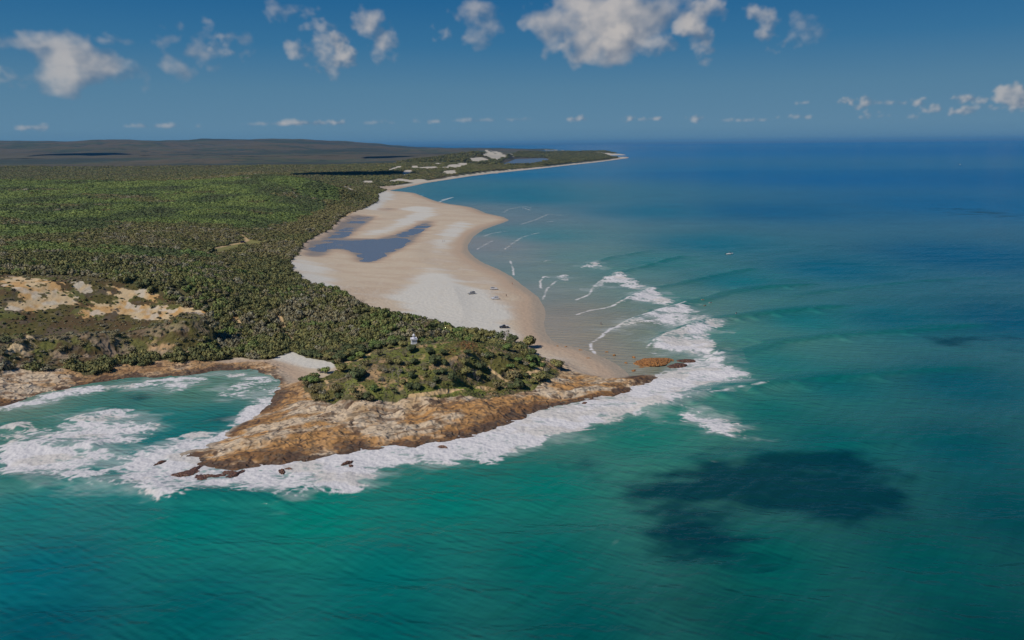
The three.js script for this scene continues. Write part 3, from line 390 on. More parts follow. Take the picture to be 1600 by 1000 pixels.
// foam: { p, a } fills, { p, w } lines of breaking crests and swash
const fz = (f) => (pts, a = 1) => ({ p: flat(f(pts), 0.3), a });
const fl = (f, w, a = 1) => (pts) => ({ p: flat(f(pts), 0.3), w, a });
const foamS = fz(zS), foamT = fz(zT), foamWz = fz(zW), id = (p) => p;
const foam = [
  fz(id)([[320, 690], [400, 640], [430, 600], [440, 610], [420, 640], [360, 680], [330, 700], [600, 690], [800, 650], [900, 620], [1000, 595], [1100, 555], [1105, 523], [1117, 548], [1130, 566], [1161, 583], [1159, 588], [1135, 599], [1107, 601], [1076, 608], [1069, 617], [1082, 624], [1069, 626], [1051, 631], [1022, 637], [1004, 644], [968, 655], [940, 664], [908, 669], [875, 677], [850, 686], [830, 700], [790, 707], [775, 722], [740, 722], [710, 724], [694, 725], [662, 717], [634, 729], [625, 733], [594, 735], [575, 745], [578, 757], [556, 766], [500, 768], [469, 777], [431, 780], [412, 772], [381, 768], [350, 765], [294, 768], [269, 780], [241, 778], [219, 768], [194, 760], [187, 753], [198, 749], [215, 736], [194, 731], [185, 725], [198, 709], [231, 698], [264, 686], [304, 674], [330, 664]], 0.97),
  foamS([[0, 655], [350, 622], [600, 618], [780, 640], [900, 610], [1050, 560], [1150, 460], [1020, 430], [950, 358], [800, 370], [470, 430], [420, 480], [250, 500], [200, 460], [0, 500]], 0.66),
  foamS([[0, 655], [200, 640], [500, 622], [700, 622], [820, 650], [760, 700], [690, 740], [560, 775], [450, 772], [330, 800], [230, 850], [120, 872], [0, 876]], 0.93), foamS([[0, 560], [200, 520], [420, 500], [700, 470], [900, 480], [960, 560], [800, 640], [0, 650]], 0.74),
  foamS([[440, 800], [700, 720], [860, 700], [760, 790], [860, 870], [1000, 930], [800, 900], [600, 900], [480, 880]], 0.46), foamS([[0, 850], [300, 840], [640, 890], [800, 920], [1000, 950], [880, 880], [500, 850], [300, 800]], 0.42),
  foamS([[0, 328], [200, 288], [400, 228], [560, 200], [900, 178], [1100, 140], [1400, 120], [1460, 112], [1455, 150], [1400, 182], [1300, 236], [1240, 240], [1100, 200], [950, 202], [700, 224], [420, 280], [200, 334], [0, 380]], 0.86),
  foamS([[0, 220], [120, 200], [260, 240], [120, 290], [0, 320]], 0.5),
  fz(zA)([[1080, 690], [1130, 645], [1250, 605], [1330, 600], [1400, 622], [1385, 660], [1340, 720], [1290, 790], [1150, 850], [1230, 770], [1250, 710]], 0.62), fz(zA)([[1100, 585], [1200, 575], [1240, 590], [1150, 610]], 0.55),
  foamT([[20, 190], [80, 165], [155, 150], [172, 166], [215, 186], [120, 190]], 0.85),
  foamT([[285, 250], [350, 228], [400, 258], [460, 290], [530, 330], [590, 355], [500, 362], [400, 345], [300, 295], [180, 330], [120, 380], [130, 340], [180, 300], [230, 262]], 0.72), foamT([[285, 250], [345, 229], [385, 252], [330, 262]], 0.95),
  foamT([[290, 485], [390, 445], [470, 400], [600, 358], [640, 390], [720, 430], [780, 465], [700, 482], [600, 462], [480, 447], [400, 456]], 0.86), foamT([[400, 438], [470, 400], [600, 358], [625, 385], [520, 410], [450, 435]], 0.9),
  foamT([[200, 715], [330, 640], [430, 600], [600, 550], [750, 500], [860, 468], [885, 510], [1000, 540], [1060, 600], [950, 622], [850, 652], [700, 645], [560, 625], [400, 640], [300, 690]], 0.8), foamT([[600, 550], [750, 500], [860, 468], [880, 505], [780, 530], [660, 560], [500, 600], [380, 640], [300, 670], [430, 605]], 0.88),
  foamT([[555, 815], [620, 770], [700, 730], [850, 680], [950, 635], [1100, 600], [1205, 590], [1200, 618], [1130, 660], [1030, 690], [1050, 760], [1130, 840], [1160, 890], [1000, 885], [850, 862], [700, 832]], 0.9), foamT([[620, 835], [800, 870], [1000, 900], [1150, 920], [900, 910], [700, 870], [560, 860]], 0.55),
  foamWz([[930, 470], [1000, 380], [1110, 300], [1300, 230], [1400, 270], [1460, 300], [1330, 330], [1220, 380], [1050, 450]], 0.4),
  foamWz([[860, 495], [960, 528], [1040, 518], [1130, 556], [1220, 588], [1320, 640], [1430, 690], [1335, 742], [1250, 742], [1150, 712], [1030, 672], [960, 622], [900, 582]], 0.72), foamWz([[980, 560], [1100, 570], [1260, 640], [1330, 690], [1260, 720], [1100, 670]], 0.8), foamWz([[1400, 640], [1480, 680], [1440, 710]], 0.3), foamWz([[440, 640], [530, 670], [510, 730], [450, 720]], 0.34), foamWz([[640, 840], [800, 830], [700, 860]], 0.3), foamWz([[1090, 840], [1140, 840], [1130, 889], [1090, 889]], 0.3),
  fz(zX)([[125, 380], [150, 340], [180, 320], [140, 380]], 0.3), fz(zX)([[260, 485], [340, 430], [385, 412], [350, 450], [270, 490]], 0.3), fz(zX)([[720, 320], [790, 285], [820, 268], [780, 310]], 0.28), fz(zX)([[700, 160], [770, 180], [760, 200], [700, 175]], 0.1),
  fz(zH)([[870, 735], [912, 730], [912, 760], [870, 762]], 0.8),
  ...[[[0, 440], [110, 392], [125, 345], [180, 300], [230, 265], [290, 258]], [[0, 557], [100, 520], [280, 487], [390, 446]], [[118, 830], [115, 780], [170, 737], [220, 712], [330, 640]], [[150, 860], [125, 825]], [[555, 815], [620, 770], [700, 730], [850, 680]], [[200, 715], [330, 640], [430, 600], [600, 550], [750, 500], [860, 468]], [[290, 485], [390, 445], [470, 400], [600, 358]]].map(fl(zT, 1.0, 0.6)),
  ...[[[600, 420], [622, 405], [700, 390], [735, 400]], [[680, 482], [760, 457], [820, 430], [890, 435]], [[500, 540], [540, 525], [610, 515]], [[465, 605], [500, 585], [545, 560]], [[605, 605], [650, 570], [690, 545], [740, 530], [790, 520]], [[630, 660], [645, 700], [648, 735]], [[800, 667], [832, 660]], [[785, 800], [780, 765], [800, 740], [830, 745]], [[795, 855], [815, 800], [870, 758]], [[690, 395], [730, 410]], [[815, 468], [845, 465]]].map(fl(zH, 1.2, 0.46)),
  ...[[[270, 372], [285, 365], [340, 347]], [[170, 342], [200, 332]], [[345, 384], [365, 386]], [[290, 358], [345, 346]]].map(fl(zH, 3, 0.5)),
  fl(zW, 0.5, 0.5)([[690, 612], [780, 610], [860, 600]]), fl(id, 1, 0.45)([[1110, 617], [1159, 608], [1200, 603]]), fl(zS, 0.8, 0.9)([[460, 432], [560, 412], [700, 390], [850, 368], [950, 360]]), fl(zS, 0.8, 0.9)([[0, 496], [100, 476], [215, 460]]),
];
const crestM = pick([maskField([-320, -1500, 520, -80], 1680, 2840, foam.filter((f) => f.w), 1)]);
const foamF = maskField([-320, -1500, 520, -80], 1680, 2840, foam.filter((f) => !f.w), 5), foamM = pick([foamF]), haloM = pick([maskField([-320, -1000, 520, -80], 840, 920, foam.filter((f) => !f.w), 6)]);
const reefs = [zX([[620, 190], [800, 160], [1000, 148], [1200, 185], [1380, 225], [1440, 280], [1400, 395], [1250, 432], [1100, 425], [1000, 385], [850, 385], [830, 465], [700, 495], [520, 470], [440, 420], [480, 350], [620, 350], [600, 300], [560, 250]]), zX([[200, 325], [245, 325], [255, 405], [205, 400]]), zX([[250, 185], [330, 172], [365, 195], [290, 207]]), zX([[430, 240], [560, 230], [640, 280], [520, 330], [420, 300]]), zX([[380, 330], [450, 300], [470, 380], [400, 390]]), zX([[540, 470], [620, 450], [850, 480], [840, 495], [640, 500]]), zX([[760, 260], [1100, 240], [1380, 300], [1380, 370], [1050, 400], [850, 330]])].map((p, i) => ({ p: flat(p, 0), a: [0.68, 0.66, 0.66, 0.74, 0.74, 0.74, 0.85][i] })).concat([
  { p: flat(zS([[880, 320], [940, 280], [1040, 250], [1090, 260], [1095, 290], [1020, 315]]), 0), a: 0.55 }, { p: flat(zA([[1160, 810], [1230, 770], [1290, 770], [1250, 810], [1170, 850]]), 0), a: 0.6 }, { p: flat(zA([[1000, 850], [1090, 815], [1110, 830], [1020, 860]]), 0), a: 0.5 }, { p: flat(zE([[700, 565], [760, 525], [800, 530], [790, 555]]), 0), a: 0.6 }, { p: flat(zE([[1275, 385], [1310, 385], [1310, 405], [1280, 408]]), 0), a: 0.5 }, { p: flat([[1325, 540], [1360, 536], [1395, 543], [1360, 550]], 0), a: 0.38 }, { p: flat([[1420, 525], [1500, 520], [1580, 530], [1560, 545], [1450, 540]], 0), a: 0.34 }, { p: flat([[1440, 325], [1520, 322], [1600, 332], [1600, 342], [1480, 336]], 0), a: 0.15 }]);
const reefM = pick([maskField([-320, -1100, 700, -80], 816, 816, reefs, 5)]);
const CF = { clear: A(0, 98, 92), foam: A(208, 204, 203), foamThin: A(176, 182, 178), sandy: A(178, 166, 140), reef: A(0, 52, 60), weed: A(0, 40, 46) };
function foamAt(x, z) {
  const g = foamM(x, z), e = crestM(x, z); if (g < 0.02 && e < 0.02) return 0;
  const n = fbm(x / 9 + 0.3 * z / 9, z / 5, 5), l = ridge(x / 2.9 + 8 + n * 3, z / 2.0 + n * 2, 4), m = fbm(x / 2 + 31, z / 1.3, 3);
  const crest = e > 0.02 ? sstep(0.12, 0.5, e * (1.3 + (m - 0.5) * 2.4 + (n - 0.5) * 2.4)) * 0.95 : 0;
  return Math.max(crest, g < 0.02 ? 0 : sstep(0.36, 0.86, g + Math.min(1, g * 2.4) * ((n - 0.5) * 2.6 + (fbm(x / 24 + 9, z / 15, 3) - 0.5) * 1.6 + (l - 0.8) * 1.7 + (m - 0.5) * 1.2) * (1.15 - g * 0.68)));
}
let swellM;
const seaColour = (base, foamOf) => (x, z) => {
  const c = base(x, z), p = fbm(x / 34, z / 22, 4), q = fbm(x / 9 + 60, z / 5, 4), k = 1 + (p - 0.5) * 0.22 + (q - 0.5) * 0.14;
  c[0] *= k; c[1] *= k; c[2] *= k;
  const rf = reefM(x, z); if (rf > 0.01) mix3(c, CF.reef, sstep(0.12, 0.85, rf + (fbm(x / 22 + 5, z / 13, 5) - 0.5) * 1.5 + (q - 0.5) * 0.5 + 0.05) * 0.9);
  const sw = swellM(x, z); if (sw > 0.3) mix3(c, CF.clear, sstep(0.35, 1.3, sw) * 0.5);                    // swell faces darkened to green in the colour, standing in for their shading
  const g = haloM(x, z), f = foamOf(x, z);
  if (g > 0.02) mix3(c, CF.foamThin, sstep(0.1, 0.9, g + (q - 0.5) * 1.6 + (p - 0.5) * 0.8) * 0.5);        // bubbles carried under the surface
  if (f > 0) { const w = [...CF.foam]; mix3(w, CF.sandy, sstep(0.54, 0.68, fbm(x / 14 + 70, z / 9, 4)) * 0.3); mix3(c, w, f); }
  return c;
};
// swells: crest lines with a height and a width
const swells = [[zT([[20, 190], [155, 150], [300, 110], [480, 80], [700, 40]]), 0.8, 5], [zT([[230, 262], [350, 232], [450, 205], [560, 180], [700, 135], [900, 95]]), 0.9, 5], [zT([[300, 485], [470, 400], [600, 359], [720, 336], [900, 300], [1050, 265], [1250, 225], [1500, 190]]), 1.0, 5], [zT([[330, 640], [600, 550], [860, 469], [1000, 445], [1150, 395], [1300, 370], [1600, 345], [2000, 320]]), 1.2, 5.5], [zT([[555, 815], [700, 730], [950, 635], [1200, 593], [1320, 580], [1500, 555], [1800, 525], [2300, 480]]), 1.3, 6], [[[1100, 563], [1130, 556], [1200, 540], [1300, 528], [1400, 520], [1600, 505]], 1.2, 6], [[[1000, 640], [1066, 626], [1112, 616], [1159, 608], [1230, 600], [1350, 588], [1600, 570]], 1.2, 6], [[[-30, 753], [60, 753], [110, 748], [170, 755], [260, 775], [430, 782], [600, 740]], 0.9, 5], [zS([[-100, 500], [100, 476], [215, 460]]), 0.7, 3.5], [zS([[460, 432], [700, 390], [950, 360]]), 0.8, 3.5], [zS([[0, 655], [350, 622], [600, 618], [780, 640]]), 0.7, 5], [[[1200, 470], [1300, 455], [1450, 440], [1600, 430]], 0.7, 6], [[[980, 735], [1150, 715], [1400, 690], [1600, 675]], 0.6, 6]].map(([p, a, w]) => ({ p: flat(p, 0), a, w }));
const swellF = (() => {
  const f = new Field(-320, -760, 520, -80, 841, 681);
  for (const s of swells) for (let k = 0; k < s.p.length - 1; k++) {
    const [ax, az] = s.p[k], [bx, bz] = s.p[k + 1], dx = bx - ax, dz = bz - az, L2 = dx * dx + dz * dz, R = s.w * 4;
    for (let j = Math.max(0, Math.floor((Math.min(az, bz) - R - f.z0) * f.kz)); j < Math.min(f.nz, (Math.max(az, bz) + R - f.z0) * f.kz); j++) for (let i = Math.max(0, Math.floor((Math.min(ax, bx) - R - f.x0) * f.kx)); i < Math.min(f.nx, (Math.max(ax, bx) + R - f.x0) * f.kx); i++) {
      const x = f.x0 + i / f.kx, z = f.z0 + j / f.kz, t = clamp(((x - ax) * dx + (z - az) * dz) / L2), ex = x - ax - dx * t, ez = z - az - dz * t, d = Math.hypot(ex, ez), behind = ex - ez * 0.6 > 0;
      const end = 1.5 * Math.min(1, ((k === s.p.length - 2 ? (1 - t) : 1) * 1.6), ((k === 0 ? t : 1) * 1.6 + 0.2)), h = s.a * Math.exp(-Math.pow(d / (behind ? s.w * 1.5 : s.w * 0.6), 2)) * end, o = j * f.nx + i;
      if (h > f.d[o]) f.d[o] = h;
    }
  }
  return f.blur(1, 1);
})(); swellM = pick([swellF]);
const trains = []; { const r = rngOf(31); for (let i = 0; i < 16; i++) { const L = 34 * Math.pow(0.86, i) + 2, an = 1.36 + (r() - 0.5) * 0.9; trains.push([Math.cos(an) * 2 * Math.PI / L, Math.sin(an) * 2 * Math.PI / L, r() * 6.28, 0.0048 * L * (0.6 + 0.6 * r())]); } }
function wave(x, z) {
  const s = sd(x, z), calm = sstep(2, -35, s), D = Math.hypot(x, z), far = 1 - sstep(500, 1100, D);
  let h = swellM(x, z) * sstep(4, -8, s);
  if (far > 0) { let w = 0; for (const [a, b, p, m] of trains) w += Math.sin(a * x + b * z + p + 1.4 * vn(x / 60, z / 60)) * m; h += w * calm * far * (0.6 + 0.8 * vn(x / 90 + 3, z / 70)); }
  if (D < 720) { const f = foamM(x, z); if (f > 0.3) h += sstep(0.3, 0.9, f) * (fbm(x / 4, z / 3.2, 3) - 0.35) * 0.7 * sstep(3, -6, s); }
  return h;
}
const sea = new THREE.Group(); sea.name = 'sea'; structure(sea); scene.add(sea);
{
  const N = 1024, ks = []; { const r = rngOf(9); for (let i = 0; i < 70; i++) { const L = 6.5 * Math.pow(0.965, i), k = 60 / L, an = 1.36 + (r() - 0.5) * 1.7; ks.push([Math.round(Math.cos(an) * k), Math.round(Math.sin(an) * k), r() * 6.28, Math.pow(L, 1.0)]); } }
  // ripples of a 60 m square of sea: sums of sines along each axis, so that it repeats without a seam
  const acc = new Float32Array(N * N); let top = 0;
  for (const [a, b, p, m] of ks) { top += m * m; const ca = new Float32Array(N), sa = new Float32Array(N); for (let i = 0; i < N; i++) { ca[i] = Math.cos(2 * Math.PI * a * i / N + p); sa[i] = Math.sin(2 * Math.PI * a * i / N + p); } for (let j = 0; j < N; j++) { const cb = Math.cos(2 * Math.PI * b * j / N) * m, sb = Math.sin(2 * Math.PI * b * j / N) * m; for (let i = 0, o = j * N; i < N; i++) acc[o + i] += sa[i] * cb + ca[i] * sb; } }
  top = Math.sqrt(top / 2) * 3;
  const ripple = tiling(N, 60, (u, v) => 0.5 + 0.5 * acc[Math.round(v * N) * N + Math.round(u * N)] / top);
  const sea60 = (x, z) => { const a = ((x / 60) % 1 + 1) % 1 * N, b = ((z / 60) % 1 + 1) % 1 * N, i = Math.floor(a), j = Math.floor(b), s = a - i, t = b - j, i1 = (i + 1) % N, p = acc[j % N * N + i % N], q = acc[j % N * N + i1], r = acc[(j + 1) % N * N + i % N], w = acc[(j + 1) % N * N + i1]; return 0.5 + 0.5 * (p + (q - p) * s + (r + (w - r) * s - p - (q - p) * s) * t) / top; };
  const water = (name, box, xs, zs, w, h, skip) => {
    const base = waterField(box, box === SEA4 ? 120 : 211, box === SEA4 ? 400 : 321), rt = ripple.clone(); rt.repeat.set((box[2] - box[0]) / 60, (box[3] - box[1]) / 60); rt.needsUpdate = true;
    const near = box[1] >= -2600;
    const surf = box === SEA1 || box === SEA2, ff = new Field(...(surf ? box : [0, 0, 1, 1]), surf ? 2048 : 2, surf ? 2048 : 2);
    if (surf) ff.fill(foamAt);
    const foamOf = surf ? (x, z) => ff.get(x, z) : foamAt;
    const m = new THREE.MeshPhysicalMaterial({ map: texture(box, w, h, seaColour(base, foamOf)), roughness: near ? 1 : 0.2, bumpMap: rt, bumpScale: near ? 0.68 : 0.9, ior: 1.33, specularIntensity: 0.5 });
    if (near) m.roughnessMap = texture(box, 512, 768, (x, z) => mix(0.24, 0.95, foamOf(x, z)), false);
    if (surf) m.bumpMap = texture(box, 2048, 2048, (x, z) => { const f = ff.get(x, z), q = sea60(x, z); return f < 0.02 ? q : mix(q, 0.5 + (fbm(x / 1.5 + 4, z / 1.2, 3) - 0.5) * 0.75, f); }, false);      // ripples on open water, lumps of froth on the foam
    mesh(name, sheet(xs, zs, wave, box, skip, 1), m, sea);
  };
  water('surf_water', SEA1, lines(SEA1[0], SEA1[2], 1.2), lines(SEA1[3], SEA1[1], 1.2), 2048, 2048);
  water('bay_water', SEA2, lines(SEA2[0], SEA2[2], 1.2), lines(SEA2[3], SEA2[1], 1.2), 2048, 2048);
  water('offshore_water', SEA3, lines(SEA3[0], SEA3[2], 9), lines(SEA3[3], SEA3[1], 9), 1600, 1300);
  const geo = (a, b, s) => { const r = [a]; let d = s, x = a; while (Math.abs(b - x) > d * 1.5) { x += Math.sign(b - a) * d; r.push(x); d *= 1.06; } r.push(b); return r; };
  const fx = [...geo(0, SEA4[0], 120).reverse(), ...geo(0, SEA4[2], 120).slice(1)];
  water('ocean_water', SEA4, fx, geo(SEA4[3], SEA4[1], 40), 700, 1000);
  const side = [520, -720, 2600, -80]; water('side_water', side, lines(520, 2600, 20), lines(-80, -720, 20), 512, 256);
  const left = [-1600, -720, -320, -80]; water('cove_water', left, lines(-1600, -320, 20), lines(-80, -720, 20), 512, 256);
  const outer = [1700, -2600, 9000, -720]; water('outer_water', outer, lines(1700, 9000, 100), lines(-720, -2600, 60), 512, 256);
  // the still water of the lagoon and of the creek behind the spit
  const still = new THREE.MeshPhysicalMaterial({ color: col(112, 124, 142), roughness: 0.25, ior: 1.33, transparent: true, opacity: 0.72 });
  const pool = (name, pts, y) => { const sh = new THREE.Shape(pts.map(([x, z]) => new THREE.Vector2(x, -z))), g = new THREE.ShapeGeometry(sh); g.rotateX(-Math.PI / 2); const o = structure(mesh(name, g, still)); o.position.y = y; return o; };
  const grow = (pts, k) => { const c = pts.reduce((s, p) => [s[0] + p[0] / pts.length, s[1] + p[1] / pts.length], [0, 0]); return pts.map(([x, z]) => [c[0] + (x - c[0]) * k, c[1] + (z - c[1]) * k]); };
  pool('lagoon', grow(lagoonA, 1.06), 1.06); pool('lagoon_001', grow(lagoonB, 1.06), 1.04); pool('lagoon_002', lagoonC, 1.15); pool('tidal_creek', creek, 2.6);
}
// ---------------------------------------------------------------- plants
// a crown of small leaf-clump faces spread through a few lobes; tones differ from clump to clump
function crownGeometry(seed, n, { lobes = 5, flat: fl = 0.75, size = 0.16, open = 0.25, tone = 0.3 } = {}) {   // unit crown: radius 1, base at y = 0
  const r = rngOf(seed), L = [], pos = [], nor = [], clr = [], idx = [];
  for (let i = 0; i < lobes; i++) { const a = r() * 6.28, d = i ? 0.35 + 0.35 * r() : 0; L.push([Math.cos(a) * d, (0.55 + 0.35 * (r() - 0.4) - d * 0.15) * fl * 1.5, Math.sin(a) * d, 0.42 + 0.22 * r()]); }
  for (let i = 0; i < n; i++) {
    const l = L[Math.floor(r() * lobes)], y0 = 2 * r() - 1, a = r() * 6.28, q = Math.sqrt(1 - y0 * y0), rad = l[3] * (1 - open * r() * r() * 1.6) * (0.85 + 0.3 * vn(a * 2 + i % 3, y0 * 3));
    const N = V(Math.cos(a) * q, y0, Math.sin(a) * q), c = V(l[0] + N.x * rad, Math.max(0.04, l[1] + N.y * rad * fl), l[2] + N.z * rad);
    const s = size * (0.6 + 0.8 * r()), t1 = V(r() - 0.5, r() - 0.5, r() - 0.5).cross(N).normalize(), t2 = N.clone().cross(t1).normalize(), tilt = (r() - 0.5) * 1.5, t2b = t2.multiplyScalar(Math.cos(tilt)).addScaledVector(N, Math.sin(tilt));
    const k = 1 - tone + 2 * tone * r(), warm = 1 + (r() - 0.5) * 0.25, b = pos.length / 3;
    for (const [p, w] of [[-1, -0.6], [0.9, -0.8], [1, 0.7], [-0.7, 0.9]]) { const v = c.clone().addScaledVector(t1, p * s * 0.6).addScaledVector(t2b, w * s * 0.6); pos.push(v.x, v.y, v.z); nor.push(N.x * 0.7, N.y * 0.7 + 0.45, N.z * 0.7); clr.push(k * warm, k, k / warm); }
    idx.push(b, b + 1, b + 2, b, b + 2, b + 3);
  }
  return build(pos, nor, clr, idx);
}
function build(pos, nor, clr, idx) { const g = new THREE.BufferGeometry(); g.setAttribute('position', new THREE.Float32BufferAttribute(pos, 3)); if (nor) g.setAttribute('normal', new THREE.Float32BufferAttribute(nor, 3)); if (clr) g.setAttribute('color', new THREE.Float32BufferAttribute(clr, 3)); g.setIndex(idx); if (!nor) g.computeVertexNormals(); return g; }
// a tapered limb through points [[x, y, z, radius], ...]
function limb(pts, sides = 6) {
  const pos = [], idx = [], n = pts.length;
  pts.forEach((p, i) => { const a = pts[Math.max(0, i - 1)], b = pts[Math.min(n - 1, i + 1)], d = V(b[0] - a[0], b[1] - a[1], b[2] - a[2]).normalize(), u = V(0.3, 0.1, 1).cross(d).normalize(), w = d.clone().cross(u); for (let k = 0; k < sides; k++) { const t = k / sides * 6.283, c = Math.cos(t) * p[3], s = Math.sin(t) * p[3]; pos.push(p[0] + u.x * c + w.x * s, p[1] + u.y * c + w.y * s, p[2] + u.z * c + w.z * s); } });
  for (let i = 0; i < n - 1; i++) for (let k = 0; k < sides; k++) { const a = i * sides + k, b = i * sides + (k + 1) % sides; idx.push(a, a + sides, b, b, a + sides, b + sides); }
  const g = build(pos, null, null, idx); return g;
}
function limbs(seed, tall, spread, n = 4) { const r = rngOf(seed), gs = [limb([[0, -0.5, 0, 0.075 * tall / 3], [0.05, tall * 0.3, 0.03, 0.055 * tall / 3], [0, tall * 0.6, 0, 0.035 * tall / 3], [0.05, tall * 0.85, 0, 0.012 * tall / 3]])]; for (let i = 0; i < n; i++) { const a = i / n * 6.28 + r(), h = tall * (0.15 + 0.3 * r()); gs.push(limb([[0, h, 0, 0.035 * tall / 3], [Math.cos(a) * spread * 0.5, h + tall * 0.2, Math.sin(a) * spread * 0.5, 0.025 * tall / 3], [Math.cos(a) * spread * 0.85, h + tall * 0.38, Math.sin(a) * spread * 0.85, 0.008 * tall / 3]], 5)); } return mergeGeometries(gs); }
const leafMat = new THREE.MeshStandardMaterial({ vertexColors: true, roughness: 0.85, side: THREE.DoubleSide });
const tones = { dark: col(66, 72, 42), green: col(76, 90, 44), fresh: col(92, 102, 50), olive: col(96, 92, 52), brown: col(95, 87, 57), grey: col(108, 103, 84), russet: col(120, 84, 46) };
for (const k in tones) tones[k].multiplyScalar(1.7);
const leafMats = Object.fromEntries(Object.entries(tones).map(([k, c]) => { const m = leafMat.clone(); m.color.copy(c); return [k, m]; }));
const barkMat = new THREE.MeshStandardMaterial({ color: col(118, 100, 84), roughness: 0.95 }), paleBark = new THREE.MeshStandardMaterial({ color: col(160, 146, 132), roughness: 0.95 });
const used = {};
const numbered = (n) => { const k = (used[n] = (used[n] ?? -1) + 1); return k ? n + '_' + String(k).padStart(3, '0') : n; };
function tag(o, label, category, group) { Object.assign(o.userData, { label, category }); if (group) o.userData.group = group; return o; }
function thing(name, label, category, group) { const g = new THREE.Group(); g.name = numbered(name); scene.add(g); return tag(g, label, category, group); }

const crowns = [0, 1, 2].map((i) => crownGeometry(100 + i, 620, { lobes: 6, size: 0.17, flat: 0.8 })), looseCrowns = [0, 1].map((i) => crownGeometry(140 + i, 430, { lobes: 8, size: 0.15, flat: 0.85, open: 0.7, tone: 0.4 })), trunks = [0, 1].map((i) => limbs(60 + i, 1.0, 0.6));
const protos = {};
function plant(name, kind, x, z, width, high, tone, label, category, group, seed) {
  const loose = kind === 'loose', g = thing(name, label, category, group), r = rngOf(seed);
  g.position.set(x, H(x, z) - 0.1, z); g.rotation.y = r() * 6.28;
  const t = mesh('trunk', trunks[seed % 2], barkMat, g); t.scale.set(width * 0.5, high, width * 0.5);
  const c = mesh('crown', loose ? looseCrowns[seed % 2] : crowns[seed % 3], leafMats[tone], g); c.scale.set(width * 0.5, high * 0.66, width * 0.5); c.position.y = high * 0.12;
  return g;
}
const taken = [], LH = hit(647, 536.5);
const sizeWord = (m) => (m > 4.6 ? 'large' : m > 2.8 ? 'medium' : 'small');
const placeWord = (x, z) => (Math.hypot(x - LH[0], z - LH[1]) < 14 ? 'close to the lighthouse' : sd(x, z) < 40 && x < -58 ? 'at the cove end of the hill' : x > 14 ? 'at the sandy point end of the hill' : z > LH[1] + 26 ? 'along the hill foot above the rock shelf' : 'halfway up the lighthouse hill');
// shrubs that can be picked out on the headland: base pixel, width in pixels, tone
const SH = [...[[215, 772, 66, 'dark'], [365, 750, 84, 'green'], [398, 684, 60, 'grey'], [790, 752, 165, 'dark'], [640, 672, 110, 'olive'], [560, 900, 130, 'brown'], [605, 960, 96, 'dark'], [740, 902, 84, 'olive'], [890, 928, 60, 'dark'], [800, 948, 46, 'dark'], [960, 872, 84, 'green'], [735, 558, 66, 'green'], [815, 530, 96, 'fresh'], [1020, 505, 84, 'brown'], [1270, 412, 84, 'olive'], [1345, 464, 96, 'dark'], [1385, 598, 84, 'dark'], [1110, 594, 74, 'brown'], [1215, 596, 88, 'olive'], [1270, 806, 76, 'olive'], [1335, 846, 80, 'dark'], [1415, 846, 84, 'dark'], [1350, 735, 88, 'dark'], [1365, 670, 44, 'olive'], [1495, 654, 46, 'olive'], [1550, 494, 80, 'dark'], [1570, 596, 110, 'dark'], [880, 614, 88, 'brown'], [1080, 684, 64, 'grey'], [1180, 892, 44, 'dark'], [460, 690, 90, 'fresh'], [350, 900, 110, 'brown'], [250, 830, 80, 'brown'], [320, 850, 70, 'grey'], [1130, 430, 60, 'olive'], [950, 430, 80, 'green'], [590, 590, 70, 'brown'], [700, 740, 60, 'grey'], [1240, 690, 60, 'grey'], [430, 920, 80, 'grey']].map(([x, y, w, t]) => [440 + x / 6.667, 480 + y / 6.667, w / 6.667, t]),
  ...[[48, 376, 64, 'dark'], [50, 526, 74, 'dark'], [210, 408, 84, 'dark'], [355, 434, 80, 'dark'], [180, 300, 64, 'olive'], [270, 522, 130, 'dark'], [360, 536, 76, 'dark'], [290, 630, 66, 'dark'], [352, 626, 84, 'dark'], [440, 694, 116, 'dark'], [275, 722, 84, 'dark'], [20, 668, 66, 'dark'], [80, 788, 84, 'dark'], [600, 426, 66, 'dark'], [575, 530, 90, 'olive'], [770, 456, 60, 'grey'], [835, 468, 90, 'dark'], [740, 586, 120, 'dark'], [590, 636, 116, 'olive'], [730, 656, 80, 'olive'], [940, 436, 66, 'olive'], [1025, 478, 66, 'dark'], [1050, 576, 74, 'green'], [1215, 664, 64, 'dark'], [1085, 700, 150, 'brown'], [1130, 778, 130, 'dark'], [1370, 700, 124, 'olive'], [1285, 728, 76, 'olive'], [1525, 570, 124, 'olive'], [920, 796, 120, 'brown'], [1060, 786, 80, 'dark'], [540, 740, 44, 'green'], [450, 750, 40, 'dark'], [160, 592, 46, 'grey'], [240, 780, 80, 'grey'], [1130, 510, 80, 'green'], [1280, 560, 70, 'green'], [1210, 545, 56, 'grey'], [690, 290, 80, 'olive'], [600, 220, 100, 'olive'], [500, 215, 100, 'green'], [830, 260, 100, 'olive'], [690, 215, 90, 'olive'], [1590, 530, 50, 'grey'], [980, 600, 60, 'olive'], [1430, 610, 70, 'grey']].map(([x, y, w, t]) => [640 + x / 6.667, 490 + y / 6.667, w / 6.667, t])];
SH.forEach(([u, v, w, t], i) => {
  const [x, z] = hit(u, v), m = w * Math.hypot(x, z, 85) / FOCAL * 1.12, words = { dark: 'dark green', green: 'mid green', fresh: 'light green', olive: 'olive green', brown: 'brownish', grey: 'grey, half bare' }[t];
  plant('shrub', t === 'grey' || t === 'brown' ? 'loose' : 'dense', x, z, m, m * 0.78, t, `${sizeWord(m)} ${words} rounded shrub ${placeWord(x, z)}`, 'shrub', `${sizeWord(m)} ${words} shrubs ${placeWord(x, z)}`, 300 + i);
  taken.push([x, z, m * 0.5]);
});
